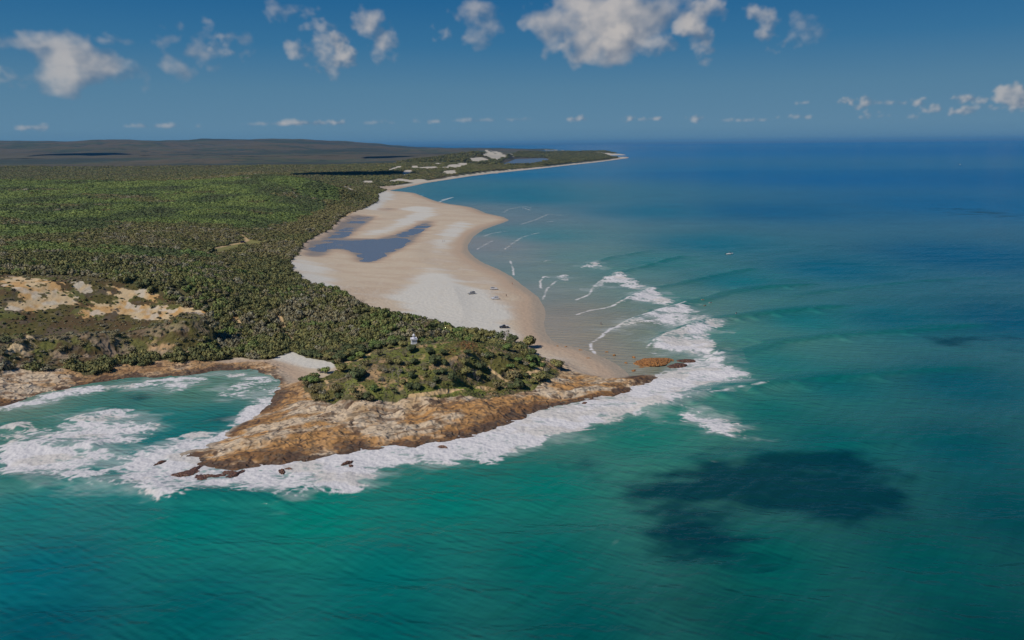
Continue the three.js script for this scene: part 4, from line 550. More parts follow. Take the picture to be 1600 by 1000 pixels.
// trees at the edge of the hill against the beach, and along the wooded neck
const TR = [[781, 532, 18, 'dark'], [800, 535, 18, 'dark'], [829, 541, 21, 'olive'], [820, 555, 14, 'olive'], [829, 564, 14, 'green'], [839, 565, 12, 'green'], [770, 527, 15, 'olive'], [755, 524, 15, 'olive'], [738, 522, 14, 'olive'], [722, 520, 14, 'green'], [700, 517, 14, 'olive'], [690, 515, 14, 'dark'], [676, 514, 14, 'dark'], [810, 545, 13, 'olive'], [793, 545, 13, 'green'], [848, 572, 10, 'green']];
TR.forEach(([u, v, w, t], i) => { const [x, z] = hit(u, v + 2), m = w * Math.hypot(x, z, 85) / FOCAL; plant('coastal_tree', i % 3 ? 'dense' : 'loose', x, z, m * 1.15, m * 1.0, t, `${{ dark: 'dark green', olive: 'olive', green: 'mid green' }[t]} windblown tree on the hill's rim above the beach`, 'tree', `${t} trees on the rim above the beach`, 500 + i); taken.push([x, z, m * 0.5]); });

// everything else that grows: spacing, size and tone by place
const stuffGeo = { bush: [0, 1, 2, 3].map((i) => crownGeometry(200 + i, 230, { lobes: 6 + i % 2, size: 0.2, flat: 0.75, tone: 0.3 })), tuft: [0, 1].map((i) => crownGeometry(240 + i, 46, { lobes: 3, size: 0.42, flat: 0.6, tone: 0.3 })), tree: [0, 1, 2].map((i) => crownGeometry(260 + i, 230, { lobes: 8, size: 0.21, flat: 0.62, tone: 0.3 })) };
const lots = {}, put = (kind, k, x, y, z, w, h, c) => { (lots[kind + k] ??= { geo: stuffGeo[kind][k], kind, list: [] }).list.push([x, y, z, w, h, c]); };
const inView = (x, z) => Math.abs(x) < -z * 0.92 + 60;
const neighbours = [], cove = at(490, 556, 2), nearWord = (x, z) => (Math.hypot(x - cove[0], z - cove[1]) < 34 ? 'at the back of the small cove beach' : Math.hypot(x - LH[0], z - LH[1]) < 34 ? 'in the thicket behind the lighthouse' : x > LH[0] ? 'on the hill crest toward the big beach' : 'in the thicket between cove and lighthouse');
{
  const r = rngOf(1234), c = new THREE.Color(), T = tones;
  const near = (x, z) => { for (const [a, b, q] of taken) if ((a - x) ** 2 + (b - z) ** 2 < q * q * 1.1) return true; return false; };
  const spread = (x0, x1, z0, z1, step, f) => { for (let z = z0; z > z1; z -= step) for (let x = x0; x < x1; x += step) { const px = x + r() * step, pz = z - r() * step; if (inView(px, pz)) f(px, pz); } };
  const tint = (a, b, t) => c.copy(a).lerp(b, clamp(t)).multiplyScalar(0.88 + 0.24 * r()).clone();
  // close ground: bluff, neck and hill
  spread(-400, 190, -230, -510, 2.5, (x, z) => {
    if (vegM(x, z) < 0.5 + 0.2 * (r() - 0.5)) return;
    const hd = headM(x, z), ht = heathM(x, z), bare = Math.max(scarM(x, z) * 1.2, trackM(x, z) * 1.6, soilM(x, z) * 0.7), n = fbm(x / 18, z / 18, 4), m = fbm(x / 30 + 9, z / 30, 3), y = H(x, z);
    if (r() < Math.min(bare, 0.86)) return;
    if (hd > 0.5) { if (r() < 0.1) put('tuft', r() < 0.5 ? 0 : 1, x, y, z, 0.7 + 0.8 * r(), 0.3 + 0.4 * r(), tint(n > 0.5 ? T.olive : T.grey, T.green, r())); else if (r() < 0.05 && !near(x, z)) put('bush', Math.floor(r() * 4), x, y, z, 1.3 + 1.2 * r(), 1 + 0.7 * r(), tint(T.brown, T.dark, r() * 1.2)); return; }
    if (ht > 0.5) {
      const low = sd(x, z) < 46, p = low ? 0.25 + 0.6 * sstep(0.4, 0.55, n) : 0.68;
      if (r() > p + 0.12) return;
      const w = (low ? 1.5 + 2.6 * r() * r() : 0.9 + 2.1 * r() * r());
      put(low ? 'bush' : r() < 0.5 ? 'bush' : 'tuft', Math.floor(r() * 2), x, y - 0.1, z, w, w * 0.55, low ? tint(T.grey, n > 0.55 ? T.dark : T.brown, r()) : tint(m > 0.52 ? T.brown : T.olive, n > 0.5 ? T.grey : T.green, r() * 0.8));
      return;
    }
    if (near(x, z) || r() > 0.82) return;
    const e = vegM(x, z) > 0.9, w = (e ? 3.2 : 2.4) + 2.6 * r(), h = w * (0.55 + 0.35 * r());
    const tone = n + 0.25 * (r() - 0.5) > 0.59 ? tint(T.grey, T.brown, r()) : m > 0.54 ? tint(T.green, T.olive, r()) : tint(T.olive, T.dark, r() * 0.8);
    if (z > -395 && x > -150) neighbours.push([x, z, w, h, n + 0.25 * (r() - 0.5) > 0.58 ? 'brown' : m > 0.54 ? 'green' : r() < 0.5 ? 'olive' : 'dark', tone, y]);
    else put('bush', Math.floor(r() * 4), x, y - 0.15, z, w, h, tone);
  });
  spread(-120, 110, -240, -350, 1.15, (x, z) => {       // the low heath on the lighthouse hill
    if (headM(x, z) < 0.5 || vegM(x, z) < 0.5 || r() < Math.max(trackM(x, z) * 1.7, soilM(x, z) * 0.9)) return;
    const n = fbm(x / 9, z / 9, 4), m = fbm(x / 5 + 40, z / 5, 3), ru = russetM(x, z);
    if (r() > 0.25 + 1.6 * sstep(0.42, 0.62, m)) return;
    const w = 0.7 + 1.1 * r() * r();
    put('tuft', r() < 0.5 ? 0 : 1, x, H(x, z) - 0.05, z, w, w * (0.25 + 0.3 * r()), ru > 0.4 && r() < 0.7 ? tint(T.russet, T.brown, r()) : n > 0.54 ? tint(T.grey, T.brown, r()) : tint(T.olive, T.fresh, r()));
  });
  // woods behind
  spread(-1400, 300, -510, -1700, 4.2, (x, z) => {
    const D = Math.hypot(x, z); if (D > 900 && r() < 0.25) return;
    if (vegM(x, z) < 0.55 || r() < Math.max(trackM(x, z) * 1.8, clearM(x, z) * 1.35, duneM(x, z) * 1.5)) return;
    const g = greenM(x, z) + (fbm(x / 60, z / 40, 4) - 0.5) * 2.2 - 0.1, n = fbm(x / 55 + 30, z / 55, 4), y = H(x, z), q = tawnyM(x, z);
    const w = (g > 0.5 ? 5.2 : 3.8) + 7.5 * r() * r() * r() + 1.5 * r() + (D > 1000 ? 1.6 : 0), h = (g > 0.5 ? 1.6 : 1.5) + w * 0.26 * (0.6 + 0.8 * r());
    const tone = q > 0.5 ? tint(T.olive, T.brown, r()) : g > 0.5 ? tint(T.green, n > 0.52 ? T.dark : T.fresh, 0.15 + 0.4 * Math.abs(n - 0.52) * 8 + 0.3 * r()) : n + (r() - 0.5) * 0.2 > 0.55 ? tint(T.brown, r() < 0.4 ? T.grey : T.olive, r()) : tint(T.olive, T.dark, r() * 0.8);
    if (g > 0.5) put('tree', Math.floor(r() * 3), x, y - 0.3, z, w, h, tone); else put('bush', Math.floor(r() * 4), x, y - 0.3, z, w, h, tone);
  });
  spread(-2600, 260, -1700, -3300, 11, (x, z) => {
    if (sd(x, z) < 42 || duneM(x, z) > 0.3 || creekMask(x, z) > 0.1 || r() < 0.3) return;
    const n = fbm(x / 120, z / 120, 4); put('bush', Math.floor(r() * 4), x, H(x, z) - 0.5, z, 9 + 8 * r(), 3.5 + 2.5 * r(), tint(n > 0.5 ? T.brown : T.olive, T.dark, r()).multiplyScalar(1.05));
  });
  // far trees on the spit and along the dunes
  spread(-500, 1200, -3300, -7000, 22, (x, z) => { const s = sd(x, z); if (s < 70 || s > 900 || duneM(x, z) > 0.2 || creekMask(x, z) > 0.05 || r() < 0.35) return; put('bush', Math.floor(r() * 4), x, H(x, z) - 0.5, z, 14 + 14 * r(), 8 + 5 * r(), tint(T.dark, T.olive, r()).multiplyScalar(0.8)); });
  // the 260 nearest of the neck's trees are trees of their own
  neighbours.sort((a, b) => Math.hypot(a[0], a[1]) - Math.hypot(b[0], b[1]));
  neighbours.forEach(([x, z, w, h, t, tone, y], i) => { if (i < 260) plant('scrub_tree', t === 'brown' ? 'loose' : 'dense', x, z, w, h, t, `${{ brown: 'grey brown', green: 'mid green', olive: 'olive', dark: 'dark green' }[t]} scrub tree, ${sizeWord(w)}, ${nearWord(x, z)}`, 'tree', `${t} ${sizeWord(w)} scrub trees ${nearWord(x, z)}`, 900 + i); else put('bush', i % 4, x, y - 0.15, z, w, h, tone); });
  const names = { bush: 'coastal_scrub', tuft: 'heath_tufts', tree: 'forest' }, M4 = new THREE.Matrix4(), Q = new THREE.Quaternion(), up = V(0, 1, 0);
  for (const key in lots) {
    const { geo, kind, list } = lots[key], im = new THREE.InstancedMesh(geo, leafMat, list.length);
    list.forEach(([x, y, z, w, h, cc], i) => { im.setMatrixAt(i, M4.compose(V(x, y, z), Q.setFromAxisAngle(up, r() * 6.28), V(w * 0.5, h * 0.75, w * 0.5))); im.setColorAt(i, cc); });
    im.name = numbered(names[kind]); im.castShadow = im.receiveShadow = true; im.userData.kind = 'stuff'; tag(im, { bush: 'dense grey green and brown scrub covering the coastal slopes', tuft: 'low heath and grass tufts on the headland slopes', tree: 'bright green forest canopy on the ridge behind the beach' }[kind], { bush: 'scrub', tuft: 'heath', tree: 'forest' }[kind]); scene.add(im);
  }
}
// ---------------------------------------------------------------- the small lighthouse
const paint = (r, g, b, rough = 0.6) => new THREE.MeshStandardMaterial({ color: col(r, g, b), roughness: rough });
{
  const [x, z] = hit(647, 536.5), g = thing('lighthouse', 'small white lighthouse with square base and round lantern tower on the hilltop', 'lighthouse');
  g.position.set(x, H(x, z) - 0.25, z); g.rotation.y = 0.25; g.scale.setScalar(0.8);
  const white = paint(226, 224, 228), grey = paint(190, 192, 198), dark = paint(60, 66, 74, 0.3);
  const box = (w, h, d, y) => { const b = new THREE.BoxGeometry(w, h, d); b.translate(0, y + h / 2, 0); return b; };
  mesh('plinth', box(3.7, 0.4, 3.7, 0), grey, g); mesh('wall', box(3.3, 2.5, 3.3, 0.4), white, g);
  const roof = mesh('roof_slab', mergeGeometries([box(4.0, 0.22, 4.0, 2.9), box(3.75, 0.22, 3.75, 3.12)]), white, g);
  for (let k = 0; k < 4; k++) { const p = mesh('parapet', new THREE.BoxGeometry(3.9, 0.45, 0.12), white, roof); const a = k * Math.PI / 2; p.position.set(Math.sin(a) * 1.85, 3.56, Math.cos(a) * 1.85); p.rotation.y = a; }
  const door = mesh('door', new THREE.BoxGeometry(0.8, 1.7, 0.08), grey, g); door.position.set(-1.69, 1.3, 0.3); door.rotation.y = Math.PI / 2;
  mesh('tower', new THREE.LatheGeometry([[0.88, 3.34], [0.8, 3.6], [0.74, 4.7], [0.9, 4.78], [0.9, 4.9]].map((p) => new THREE.Vector2(...p)), 16), white, g);
  const lantern = mesh('lantern', new THREE.CylinderGeometry(0.66, 0.66, 0.6, 12).translate(0, 5.2, 0), dark, g);
  for (let k = 0; k < 8; k++) { const b = mesh('glazing_bar', new THREE.BoxGeometry(0.07, 0.6, 0.07), white, lantern); b.position.set(Math.cos(k * 0.785) * 0.68, 5.2, Math.sin(k * 0.785) * 0.68); }
  const cap = mesh('lantern_roof', new THREE.LatheGeometry([[0.92, 5.48], [0.86, 5.56], [0.55, 5.9], [0.2, 6.12], [0.16, 6.3], [0.2, 6.42], [0.03, 6.6], [0, 6.62]].map((p) => new THREE.Vector2(...p)), 16), white, g);
  mesh('finial', new THREE.CylinderGeometry(0.025, 0.04, 0.7, 6).translate(0, 6.9, 0), grey, cap);
}
// ---------------------------------------------------------------- bare trees
function bareTree(name, u, v, high, wide, label, mat, seed, lean = 0) {
  const r = rngOf(seed), [x, z] = hit(u, v), g = thing(name, label, 'tree', name === 'dead_tree' ? 'bleached dead trees on the lighthouse hill' : undefined); g.position.set(x, H(x, z) - 0.2, z); g.rotation.y = r() * 6.28;
  const trunkTop = [wide * 0.06, high * 0.42, 0];
  const tr = mesh('trunk', limb([[0, -0.3, 0, high * 0.032], [wide * 0.02, high * 0.2, 0.05, high * 0.026], [...trunkTop, high * 0.02]], 8), mat, g);
  for (let i = 0; i < 6; i++) {
    const a = i / 6 * 6.28 + r() * 0.8, e = [trunkTop[0] + Math.cos(a) * wide * (0.2 + 0.26 * r()), high * (0.68 + 0.3 * r()), Math.sin(a) * wide * (0.2 + 0.26 * r())], s = [trunkTop[0] * 0.8, high * (0.3 + 0.12 * r()), 0], m = [mix(s[0], e[0], 0.55) + (r() - 0.5) * 0.3, mix(s[1], e[1], 0.4), mix(s[2], e[2], 0.55)];
    const br = mesh('branch', limb([[...s, high * 0.016], [...m, high * 0.012], [...e, high * 0.004]], 6), mat, g), tw = [];
    for (let k = 0; k < (lean ? 16 : 7); k++) { const t = 0.4 + 0.6 * r(), b = t < 0.5 ? m : [0, 1, 2].map((c) => mix(m[c], e[c], (t - 0.5) * 2)), d = V(r() - 0.5, r() * 0.9, r() - 0.5).normalize().multiplyScalar(high * (0.1 + 0.12 * r())); tw.push(limb([[...b, high * 0.005], [b[0] + d.x * 0.5, b[1] + d.y * 0.6, b[2] + d.z * 0.5, high * 0.004], [b[0] + d.x, b[1] + d.y, b[2] + d.z, high * 0.003]], 4)); }
    mesh('twigs', mergeGeometries(tw), mat, br);
    if (lean) { const lf = mesh('leaves', looseCrowns[i % 2], leafMats[lean], br); lf.scale.setScalar(wide * 0.17); lf.scale.y *= 0.5; lf.position.set(e[0], e[1] - wide * 0.06, e[2]); }
  }
  return g;
}
bareTree('sparse_tree', 664, 518, 7.6, 7.6, 'tall sparse pinkish grey tree with open branches rising above the hill crest', paint(168, 140, 120, 0.95), 41, 'grey');
bareTree('sparse_tree', 792, 531, 5.5, 4, 'thin half bare tree standing out beside the dark parked car', paint(168, 146, 128, 0.95), 47, 'grey');
[[741, 592, 4.5], [705, 575, 4], [786, 540, 5], [812, 545, 5], [622, 592, 4.5], [613, 588, 4], [575, 548, 4], [505, 532, 4.5], [747, 598, 3.4], [597, 600, 3.6]].forEach(([u, v, h], i) => bareTree('dead_tree', u, v, h, h * 0.8, 'bleached white leafless dead tree on the lighthouse hill', paleBark, 70 + i));
bareTree('sparse_tree', 566, 480, 6, 5, 'bare twiggy tree on the wooded neck against the sand', barkMat, 52);
// ---------------------------------------------------------------- rocks standing clear of the shelf
function rockGeometry(seed, sx, sy, sz) {
  const g = new THREE.IcosahedronGeometry(1, 14), p = g.attributes.position, v = V();
  for (let i = 0; i < p.count; i++) { v.fromBufferAttribute(p, i); const k = 0.45 + 1.05 * fbm(v.x * 1.5 + seed * 7 + v.y, v.z * 1.5 + v.y * 1.3 + seed, 4) + 0.4 * (ridge(v.x * 4 + seed, v.z * 4 + v.y * 3, 3) - 0.6), s = Math.round(v.y * 4) / 4; v.multiplyScalar(k); p.setXYZ(i, v.x * sx, mix(v.y, s * k, 0.5) * sy, v.z * sz); }
  g.computeVertexNormals(); const n = p.count, uv = g.attributes.uv; for (let i = 0; i < n; i++) uv.setXY(i, p.getX(i) / 4, p.getZ(i) / 4); return g;
}
const rockTex = (a, b, c) => tilingColour(256, (u, v) => { const o = [...a]; mix3(o, b, sstep(0.4, 0.62, fbm(u * 9, v * 9, 4))); mix3(o, c, sstep(0.52, 0.68, fbm(u * 16 + 40, v * 16, 4))); return o; });
function tilingColour(n, f) { const d = new Uint8Array(n * n * 4); for (let j = 0, o = 0; j < n; j++) for (let i = 0; i < n; i++, o += 4) { const c = f(i / n, j / n); d[o] = enc(c[0]); d[o + 1] = enc(c[1]); d[o + 2] = enc(c[2]); d[o + 3] = 255; } const t = new THREE.DataTexture(d, n, n); t.colorSpace = THREE.SRGBColorSpace; t.wrapS = t.wrapT = THREE.MirroredRepeatWrapping; t.magFilter = THREE.LinearFilter; t.needsUpdate = true; return t; }
const ochreRock = new THREE.MeshStandardMaterial({ map: rockTex(A(172, 120, 66), A(140, 92, 50), A(88, 62, 42)), roughness: 0.9 }), wetRock = new THREE.MeshStandardMaterial({ map: rockTex(A(120, 84, 62), A(92, 66, 52), A(66, 50, 42)), roughness: 0.45 });
function rock(u, v, w, d, h, m, label, group, seed, turn = 0) { const [x, z] = at(u, v, 0.4), o = mesh(numbered('rock'), rockGeometry(seed, w / 2, h, d / 2), m); o.position.set(x, -0.12, z); o.rotation.y = turn; tag(o, label, 'rock', group); }
rock(1018, 567, 15, 9, 1.9, ochreRock, 'large ochre rock outcrop surrounded by shallow water off the sandy point', undefined, 1, 0.2); rock(1038, 562, 8, 5, 1.0, ochreRock, 'low brown ledge joined to the back of the large ochre outcrop', undefined, 2, 0.1); rock(1059, 571, 8, 5, 1.1, wetRock, 'brown rock between the ochre outcrop and the breaking foam', undefined, 3, 0.3); rock(1073, 563, 7, 4, 0.8, wetRock, 'flat dark rock with foam washing over its seaward end', undefined, 4, 0);
[[288, 739, 7, 3], [300, 735, 7, 2.6], [313, 747, 7, 3], [327, 743, 6, 2.6], [366, 741, 6, 2.6], [281, 741, 3, 2], [358, 737, 4, 2], [250, 722, 3.5, 1.5], [440, 735, 3.4, 1.4], [452, 732, 2.4, 1.2], [543, 722, 3.6, 1.6], [548, 727, 2, 1.2], [690, 697, 3, 1.5], [914, 629, 2, 1.4]].forEach(([u, v, w, d], i) => rock(u, v, w * 1.2, d * 1.2, 0.6, wetRock, 'dark wet rock poking out of the white surf below the shelf', 'dark rocks in the surf', 20 + i, 0.3 + i));
[[1003, 573, 2.5], [990, 578, 2.6], [978, 566, 2], [919, 559, 2.4], [960, 554, 1.8], [990, 557, 2.4], [907, 546, 2], [884, 541, 2], [871, 540, 1.8], [948, 549, 1.6]].forEach(([u, v, w], i) => rock(u, v, w, w * 0.6, 0.45, ochreRock, 'small brown rock scattered on the wet sand flat beside the point', 'small rocks on the wet flat', 60 + i, i));
// ---------------------------------------------------------------- cars on the sand
function car(u, v, turn, paintColour, label, ute, name = 'car') {
  const [x, z] = hit(u, v), g = thing(name, label, 'car'), body = new THREE.MeshPhysicalMaterial({ color: paintColour, roughness: 0.35, clearcoat: 0.6, clearcoatRoughness: 0.1 }), glass = new THREE.MeshPhysicalMaterial({ color: 0x0a0d10, roughness: 0.08 }), rubber = paint(40, 40, 42, 0.9), steel = paint(150, 150, 155, 0.4), black = paint(46, 46, 48, 0.7);
  g.position.set(x, H(x, z), z); g.rotation.y = turn;
  const prof = (pts, w, bev = 0.06) => { const s = new THREE.Shape(pts.map((p) => new THREE.Vector2(...p))), e = new THREE.ExtrudeGeometry(s, { depth: w - 2 * bev, bevelEnabled: true, bevelSize: bev, bevelThickness: bev, bevelSegments: 2 }); e.translate(0, 0, -(w - 2 * bev) / 2); return e; };
  mesh('body', prof([[-2.35, 0.5], [2.3, 0.5], [2.4, 0.8], [2.35, 1.02], [1.0, 1.16], [-2.3, 1.14], [-2.4, 0.9]], 1.88), body, g);
  const top = ute ? [[-0.7, 1.12], [0.95, 1.14], [0.35, 1.74], [-0.55, 1.76]] : [[-2.28, 1.12], [1.0, 1.14], [0.35, 1.8], [-2.05, 1.82]];
  mesh('cabin', prof(top, 1.6, 0.05), body, g);
  const sideGlass = ute ? [[[-0.6, 1.24], [0.6, 1.24], [0.26, 1.64], [-0.5, 1.66]]] : [[[-0.25, 1.24], [0.62, 1.24], [0.24, 1.68], [-0.25, 1.69]], [[-1.25, 1.24], [-0.35, 1.24], [-0.35, 1.69], [-1.25, 1.7]], [[-2.1, 1.24], [-1.35, 1.24], [-1.35, 1.7], [-1.98, 1.7]]];
  for (const p of sideGlass) for (const s of [-1, 1]) { const w = mesh('side_window', prof(p, 0.03, 0.005), glass, g); w.position.z = s * 0.812; }
  const ws = mesh('windscreen', new THREE.BoxGeometry(0.03, 0.68, 1.4), glass, g); ws.position.set(0.72, 1.46, 0); ws.rotation.z = 0.76;
  const rw = mesh('rear_window', new THREE.BoxGeometry(0.03, 0.45, 1.3), glass, g); rw.position.set(ute ? -0.7 : -2.25, 1.46, 0); rw.rotation.z = -0.28;
  for (const [px, pz] of [[1.45, 0.8], [1.45, -0.8], [-1.45, 0.8], [-1.45, -0.8]]) { const t = mesh('wheel', new THREE.CylinderGeometry(0.39, 0.39, 0.26, 18).rotateX(Math.PI / 2), rubber, g); t.position.set(px, 0.38, pz); mesh('rim', new THREE.CylinderGeometry(0.22, 0.22, 0.28, 12).rotateX(Math.PI / 2), steel, t); }
  for (const s of [-1, 1]) { const l = mesh('headlight', new THREE.BoxGeometry(0.08, 0.16, 0.34), steel, g); l.position.set(2.41, 0.92, s * 0.66); const r = mesh('tail_light', new THREE.BoxGeometry(0.06, 0.3, 0.16), paint(120, 20, 18, 0.4), g); r.position.set(-2.44, 0.95, s * 0.78); }
  const fb = mesh('bumper', new THREE.BoxGeometry(0.2, 0.24, 1.8), black, g); fb.position.set(2.48, 0.58, 0); const bb = mesh('bumper', new THREE.BoxGeometry(0.2, 0.2, 1.8), black, g); bb.position.set(-2.52, 0.58, 0);
  if (ute) mesh('tray', prof([[-2.3, 1.15], [-0.85, 1.15], [-0.85, 1.4], [-2.3, 1.4]], 1.8, 0.02), paint(196, 190, 186, 0.6), g);
  else for (const s of [-0.55, 0.55]) { const b = mesh('roof_rail', new THREE.BoxGeometry(2.2, 0.05, 0.05), black, g); b.position.set(-0.9, 1.9, s); }
  return g;
}
const carCol = (r, g, b) => col(r, g, b);
car(737, 459.5, 3.7, carCol(176, 172, 168), 'silver four wheel drive parked on the dry white sand, standing alone', false); car(771.5, 452.5, 0.15, carCol(222, 220, 222), 'white four wheel drive standing wholly on the tan damp sand', false); car(773.5, 467.5, 3.3, carCol(226, 224, 226), 'white four wheel drive at the edge of the dry white sand', false);
car(787.5, 512.5, 3.3, carCol(52, 50, 54), 'dark pick-up with a pale tray parked on sand behind the hill', true); car(380, 379.5, 0.5, carCol(52, 50, 92), 'dark blue car parked on the track in the forest clearing', false);
// ---------------------------------------------------------------- people
function personGeometry(pose) {
  const J = { stand: [[0, 0.92, 0, .13], [0, 1.36, 0, .16], [0, 1.5, 0, .07], [0, 1.66, 0.01, .11], [-.2, 1.4, 0, .06], [-.28, 1.1, .03, .045], [-.27, .84, .08, .04], [.2, 1.4, 0, .06], [.3, 1.12, 0, .045], [.3, .86, .08, .04], [-.1, .9, 0, .095], [-.12, .48, .04, .065], [-.13, .06, -.02, .045], [.1, .9, 0, .095], [.14, .48, .1, .065], [.15, .06, .08, .045], [-.13, .04, .12, .04], [.15, .04, .22, .04]], prone: [[0, .2, -.1, .13], [0, .28, .42, .15], [0, .36, .56, .07], [0, .42, .7, .1], [-.2, .28, .42, .06], [-.3, .14, .6, .045], [-.26, .1, .84, .04], [.2, .28, .42, .06], [.3, .14, .6, .045], [.26, .1, .84, .04], [-.1, .18, -.14, .09], [-.12, .16, -.56, .065], [-.12, .16, -.98, .045], [.1, .18, -.14, .09], [.12, .16, -.56, .065], [.12, .16, -.98, .045], [-.12, .14, -1.1, .035], [.12, .14, -1.1, .035]] }[pose];
  const bones = [[0, 1], [1, 2], [2, 3], [1, 4], [4, 5], [5, 6], [1, 7], [7, 8], [8, 9], [0, 10], [10, 11], [11, 12], [0, 13], [13, 14], [14, 15], [12, 16], [15, 17]], N = 56, mc = new MarchingCubes(N, new THREE.MeshBasicMaterial(), false, false, 60000), S = 1.0, cy = pose === 'stand' ? 0.9 : 0.2;
  for (let k = 0; k < N; k++) for (let j = 0; j < N; j++) for (let i = 0; i < N; i++) {
    const x = ((i - N / 2) / (N / 2)) * S, y = ((j - N / 2) / (N / 2)) * S + cy, z = ((k - N / 2) / (N / 2)) * S + (pose === 'stand' ? 0 : -0.1); let acc = 0;
    for (const [a, b] of bones) { const p = J[a], q = J[b], dx = q[0] - p[0], dy = q[1] - p[1], dz = q[2] - p[2], t = clamp(((x - p[0]) * dx + (y - p[1]) * dy + (z - p[2]) * dz) / (dx * dx + dy * dy + dz * dz)), d = Math.hypot(x - p[0] - dx * t, y - p[1] - dy * t, z - p[2] - dz * t) - mix(p[3], q[3], t); acc += Math.exp(-28 * d); }
    mc.field[k * N * N + j * N + i] = Math.log(acc) / 28;
  }
  mc.isolation = 0; mc.update();
  const n = mc.count ?? mc.geometry.drawRange.count, pos = mc.positionArray.slice(0, n * 3), g = new THREE.BufferGeometry();
  for (let i = 0; i < n; i++) { pos[i * 3] *= S; pos[i * 3 + 1] = pos[i * 3 + 1] * S + cy; pos[i * 3 + 2] = pos[i * 3 + 2] * S + (pose === 'stand' ? 0 : -0.1); }
  g.setAttribute('position', new THREE.BufferAttribute(pos, 3)); g.setAttribute('normal', new THREE.BufferAttribute(mc.normalArray.slice(0, n * 3), 3)); return g;
}
const personGeo = { stand: personGeometry('stand'), prone: personGeometry('prone') };
// body with skin, shirt and shorts by place on the figure, hair as a child
function person(u, v, pose, turn, shirt, shorts, label, lift = 0, group) {
  const [x, z] = lift ? at(u, v, 0.3) : hit(u, v), geo = personGeo[pose].clone(), p = geo.attributes.position, c = new Float32Array(p.count * 3), skin = col(176, 128, 98);
  for (let i = 0; i < p.count; i++) { const y = pose === 'stand' ? p.getY(i) : p.getZ(i) + 0.95, q = y > 1.46 || y < 0.55 || (Math.abs(p.getX(i)) > 0.235 && y < 1.25) ? skin : y > 0.95 ? shirt : shorts; c[i * 3] = q.r; c[i * 3 + 1] = q.g; c[i * 3 + 2] = q.b; }
  geo.setAttribute('color', new THREE.BufferAttribute(c, 3));
  const g = thing('person', label, 'person', group); g.position.set(x, lift || H(x, z), z); g.rotation.y = turn; mesh('body', geo, new THREE.MeshStandardMaterial({ vertexColors: true, roughness: 0.8 }), g);
  const hair = mesh('hair', new THREE.SphereGeometry(0.122, 14, 8, 0, 6.3, 0, 1.7), paint(50, 36, 28, 0.9), g); hair.position.set(0, ...(pose === 'stand' ? [1.69, -0.015] : [0.45, 0.68])); return g;
}
const black = col(40, 40, 44), navy = col(44, 54, 84), white = col(210, 206, 200), red = col(150, 56, 48);
person(791, 463.5, 'stand', 0.8, navy, black, 'person in dark clothes walking on the tan sand near the parked cars'); person(800.3, 445, 'stand', 2.2, red, black, 'person in a red top walking along the water edge'); person(939, 506, 'stand', 1.2, black, black, 'person in a dark wetsuit wading in the sandy shallows', -0.35);
person(691.5, 378, 'stand', 0, white, navy, 'person in a white top standing on the far dry sandbank'); person(694, 378, 'stand', 2, black, black, 'person in dark clothes beside another on the far dry sandbank');
function surfer(u, v, turn, board, label) {
  const [x, z] = at(u, v, 0.3), y = wave(x, z) + 0.1, s = new THREE.Shape(); s.moveTo(0, -1.15); s.bezierCurveTo(0.32, -0.9, 0.36, 0.3, 0, 1.25); s.bezierCurveTo(-0.36, 0.3, -0.32, -0.9, 0, -1.15);
  const b = thing('surfboard', `${label.board} surfboard under ${label.who}`, 'surfboard'); b.position.set(x, y, z); b.rotation.y = turn;
  const e = new THREE.ExtrudeGeometry(s, { depth: 0.04, bevelEnabled: true, bevelSize: 0.02, bevelThickness: 0.02, bevelSegments: 2 }); e.rotateX(Math.PI / 2); e.scale(1, 1, 1); mesh('deck', e, new THREE.MeshStandardMaterial({ color: board, roughness: 0.35 }), b); const f = mesh('fin', new THREE.BoxGeometry(0.012, 0.16, 0.12), paint(60, 60, 62), b); f.position.set(0, -0.16, -0.95);
  person(u, v, 'prone', turn, black, black, `${label.who} lying on a ${label.board} surfboard`, y + 0.02);
}
surfer(1097.5, 471.5, 1.1, col(214, 196, 170), { board: 'cream', who: 'surfer nearest the green wave crest' }); surfer(1101.5, 476.5, 1.9, col(206, 150, 110), { board: 'orange', who: 'surfer beside the cream board' }); surfer(1110, 473.5, 1.5, col(214, 214, 214), { board: 'white', who: 'surfer waiting just behind the group' }); surfer(1150, 493.5, 2.4, col(224, 224, 224), { board: 'bright white', who: 'surfer alone above the breaking crest' });
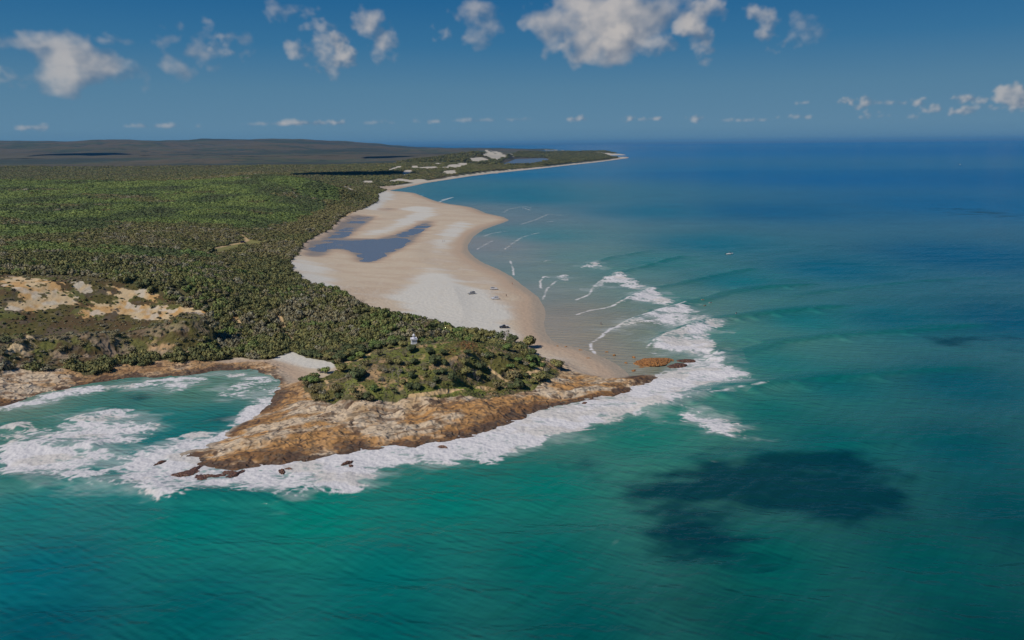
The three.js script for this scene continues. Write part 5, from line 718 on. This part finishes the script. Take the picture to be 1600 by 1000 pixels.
// ---------------------------------------------------------------- boats
function boat(u, v, turn, scale, label) {
  const [x, z] = at(u, v, 0), g = thing('boat', label, 'boat'); g.position.set(x, wave(x, z) - 0.1, z); g.rotation.y = turn; g.scale.setScalar(scale);
  const st = [[-3, 1.05, 0.75], [-1.5, 1.15, 0.75], [0, 1.15, 0.8], [1.5, 0.95, 0.9], [2.5, 0.5, 1.02], [3.1, 0.04, 1.12]], pos = [], idx = [];
  st.forEach(([px, w, h]) => { for (const [a, b] of [[-1, 1], [-0.8, 0.35], [0, -0.25], [0.8, 0.35], [1, 1]]) pos.push(px, b > 0 ? b * h : b, a * w); });
  for (let i = 0; i < st.length - 1; i++) for (let k = 0; k < 4; k++) { const a = i * 5 + k; idx.push(a, a + 1, a + 5, a + 1, a + 6, a + 5); } idx.push(0, 4, 1, 1, 4, 3, 1, 3, 2);
  const wht = new THREE.MeshStandardMaterial({ color: col(216, 214, 212), roughness: 0.4, side: THREE.DoubleSide }); mesh('hull', build(pos, null, null, idx), wht, g);
  const dk = []; st.forEach(([px, w, h]) => dk.push(px, px > 1 ? h - 0.05 : 0.35, -w * 0.97, px, px > 1 ? h - 0.05 : 0.35, w * 0.97)); const di = []; for (let i = 0; i < st.length - 1; i++) di.push(i * 2, i * 2 + 1, i * 2 + 2, i * 2 + 1, i * 2 + 3, i * 2 + 2); mesh('deck', build(dk, null, null, di), wht, g);
  const cab = mesh('console', new THREE.BoxGeometry(0.9, 0.8, 1.1), wht, g); cab.position.set(0.5, 0.75, 0); const ws = mesh('windscreen', new THREE.BoxGeometry(0.05, 0.5, 1.2), paint(40, 50, 58, 0.1), cab); ws.position.set(0.45, 0.6, 0); ws.rotation.z = 0.4;
  const can = mesh('canopy', new THREE.BoxGeometry(1.5, 0.08, 1.5), paint(70, 72, 80, 0.8), g); can.position.set(-0.1, 2.0, 0); for (const [a, b] of [[-0.75, -0.68], [-0.75, 0.68], [0.55, -0.68], [0.55, 0.68]]) { const p = mesh('canopy_post', new THREE.CylinderGeometry(0.03, 0.03, 1.5, 6), paint(190, 190, 190, 0.3), g); p.position.set(a, 1.25, b); }
  const m = mesh('outboard_motor', new THREE.BoxGeometry(0.45, 0.7, 0.4), paint(44, 44, 46, 0.4), g); m.position.set(-3.2, 0.85, 0);
}
boat(1140, 396.5, 0.15, 1.15, 'small white motor boat with dark canopy lying off the surf break'); boat(1500, 257.5, 0.5, 1.6, 'tiny white motor boat far out on the open blue water');
// ---------------------------------------------------------------- clouds out of the picture whose shadows lie on the plain
function shadowCloud(u, v, wide, deep, up) {
  const [x, z] = hit(u, v), k = up / SUN.y, o = V(x, H(x, z), z).addScaledVector(SUN, k), gs = [], r = rngOf(u);
  for (let i = 0; i < 9; i++) { const g = new THREE.IcosahedronGeometry(1, 4), p = g.attributes.position, q = V(), sx = wide * (0.22 + 0.14 * r()), sz = deep * (0.28 + 0.18 * r()), ox = (i / 8 - 0.5) * wide * 0.72, oz = (r() - 0.5) * deep * 0.4; for (let n = 0; n < p.count; n++) { q.fromBufferAttribute(p, n); q.multiplyScalar(0.75 + 0.5 * fbm(q.x * 1.6 + i * 9 + q.y, q.z * 1.6 + q.y, 4)); p.setXYZ(n, q.x * sx + ox, (q.y < 0 ? q.y * 0.3 : q.y) * 130, q.z * sz + oz); } g.computeVertexNormals(); gs.push(g); }
  const m = mesh(numbered('cloud'), mergeGeometries(gs), paint(225, 225, 225, 1)); m.position.copy(o); structure(m);
}
shadowCloud(122, 240.5, 420, 800, 3600); shadowCloud(530, 272.5, 260, 170, 2400); shadowCloud(600, 246, 240, 260, 3000);
scene.fog = new THREE.FogExp2(new THREE.Color().setRGB(0.14, 0.52, 1.0), 2.1e-5);
renderer.render(scene, camera);
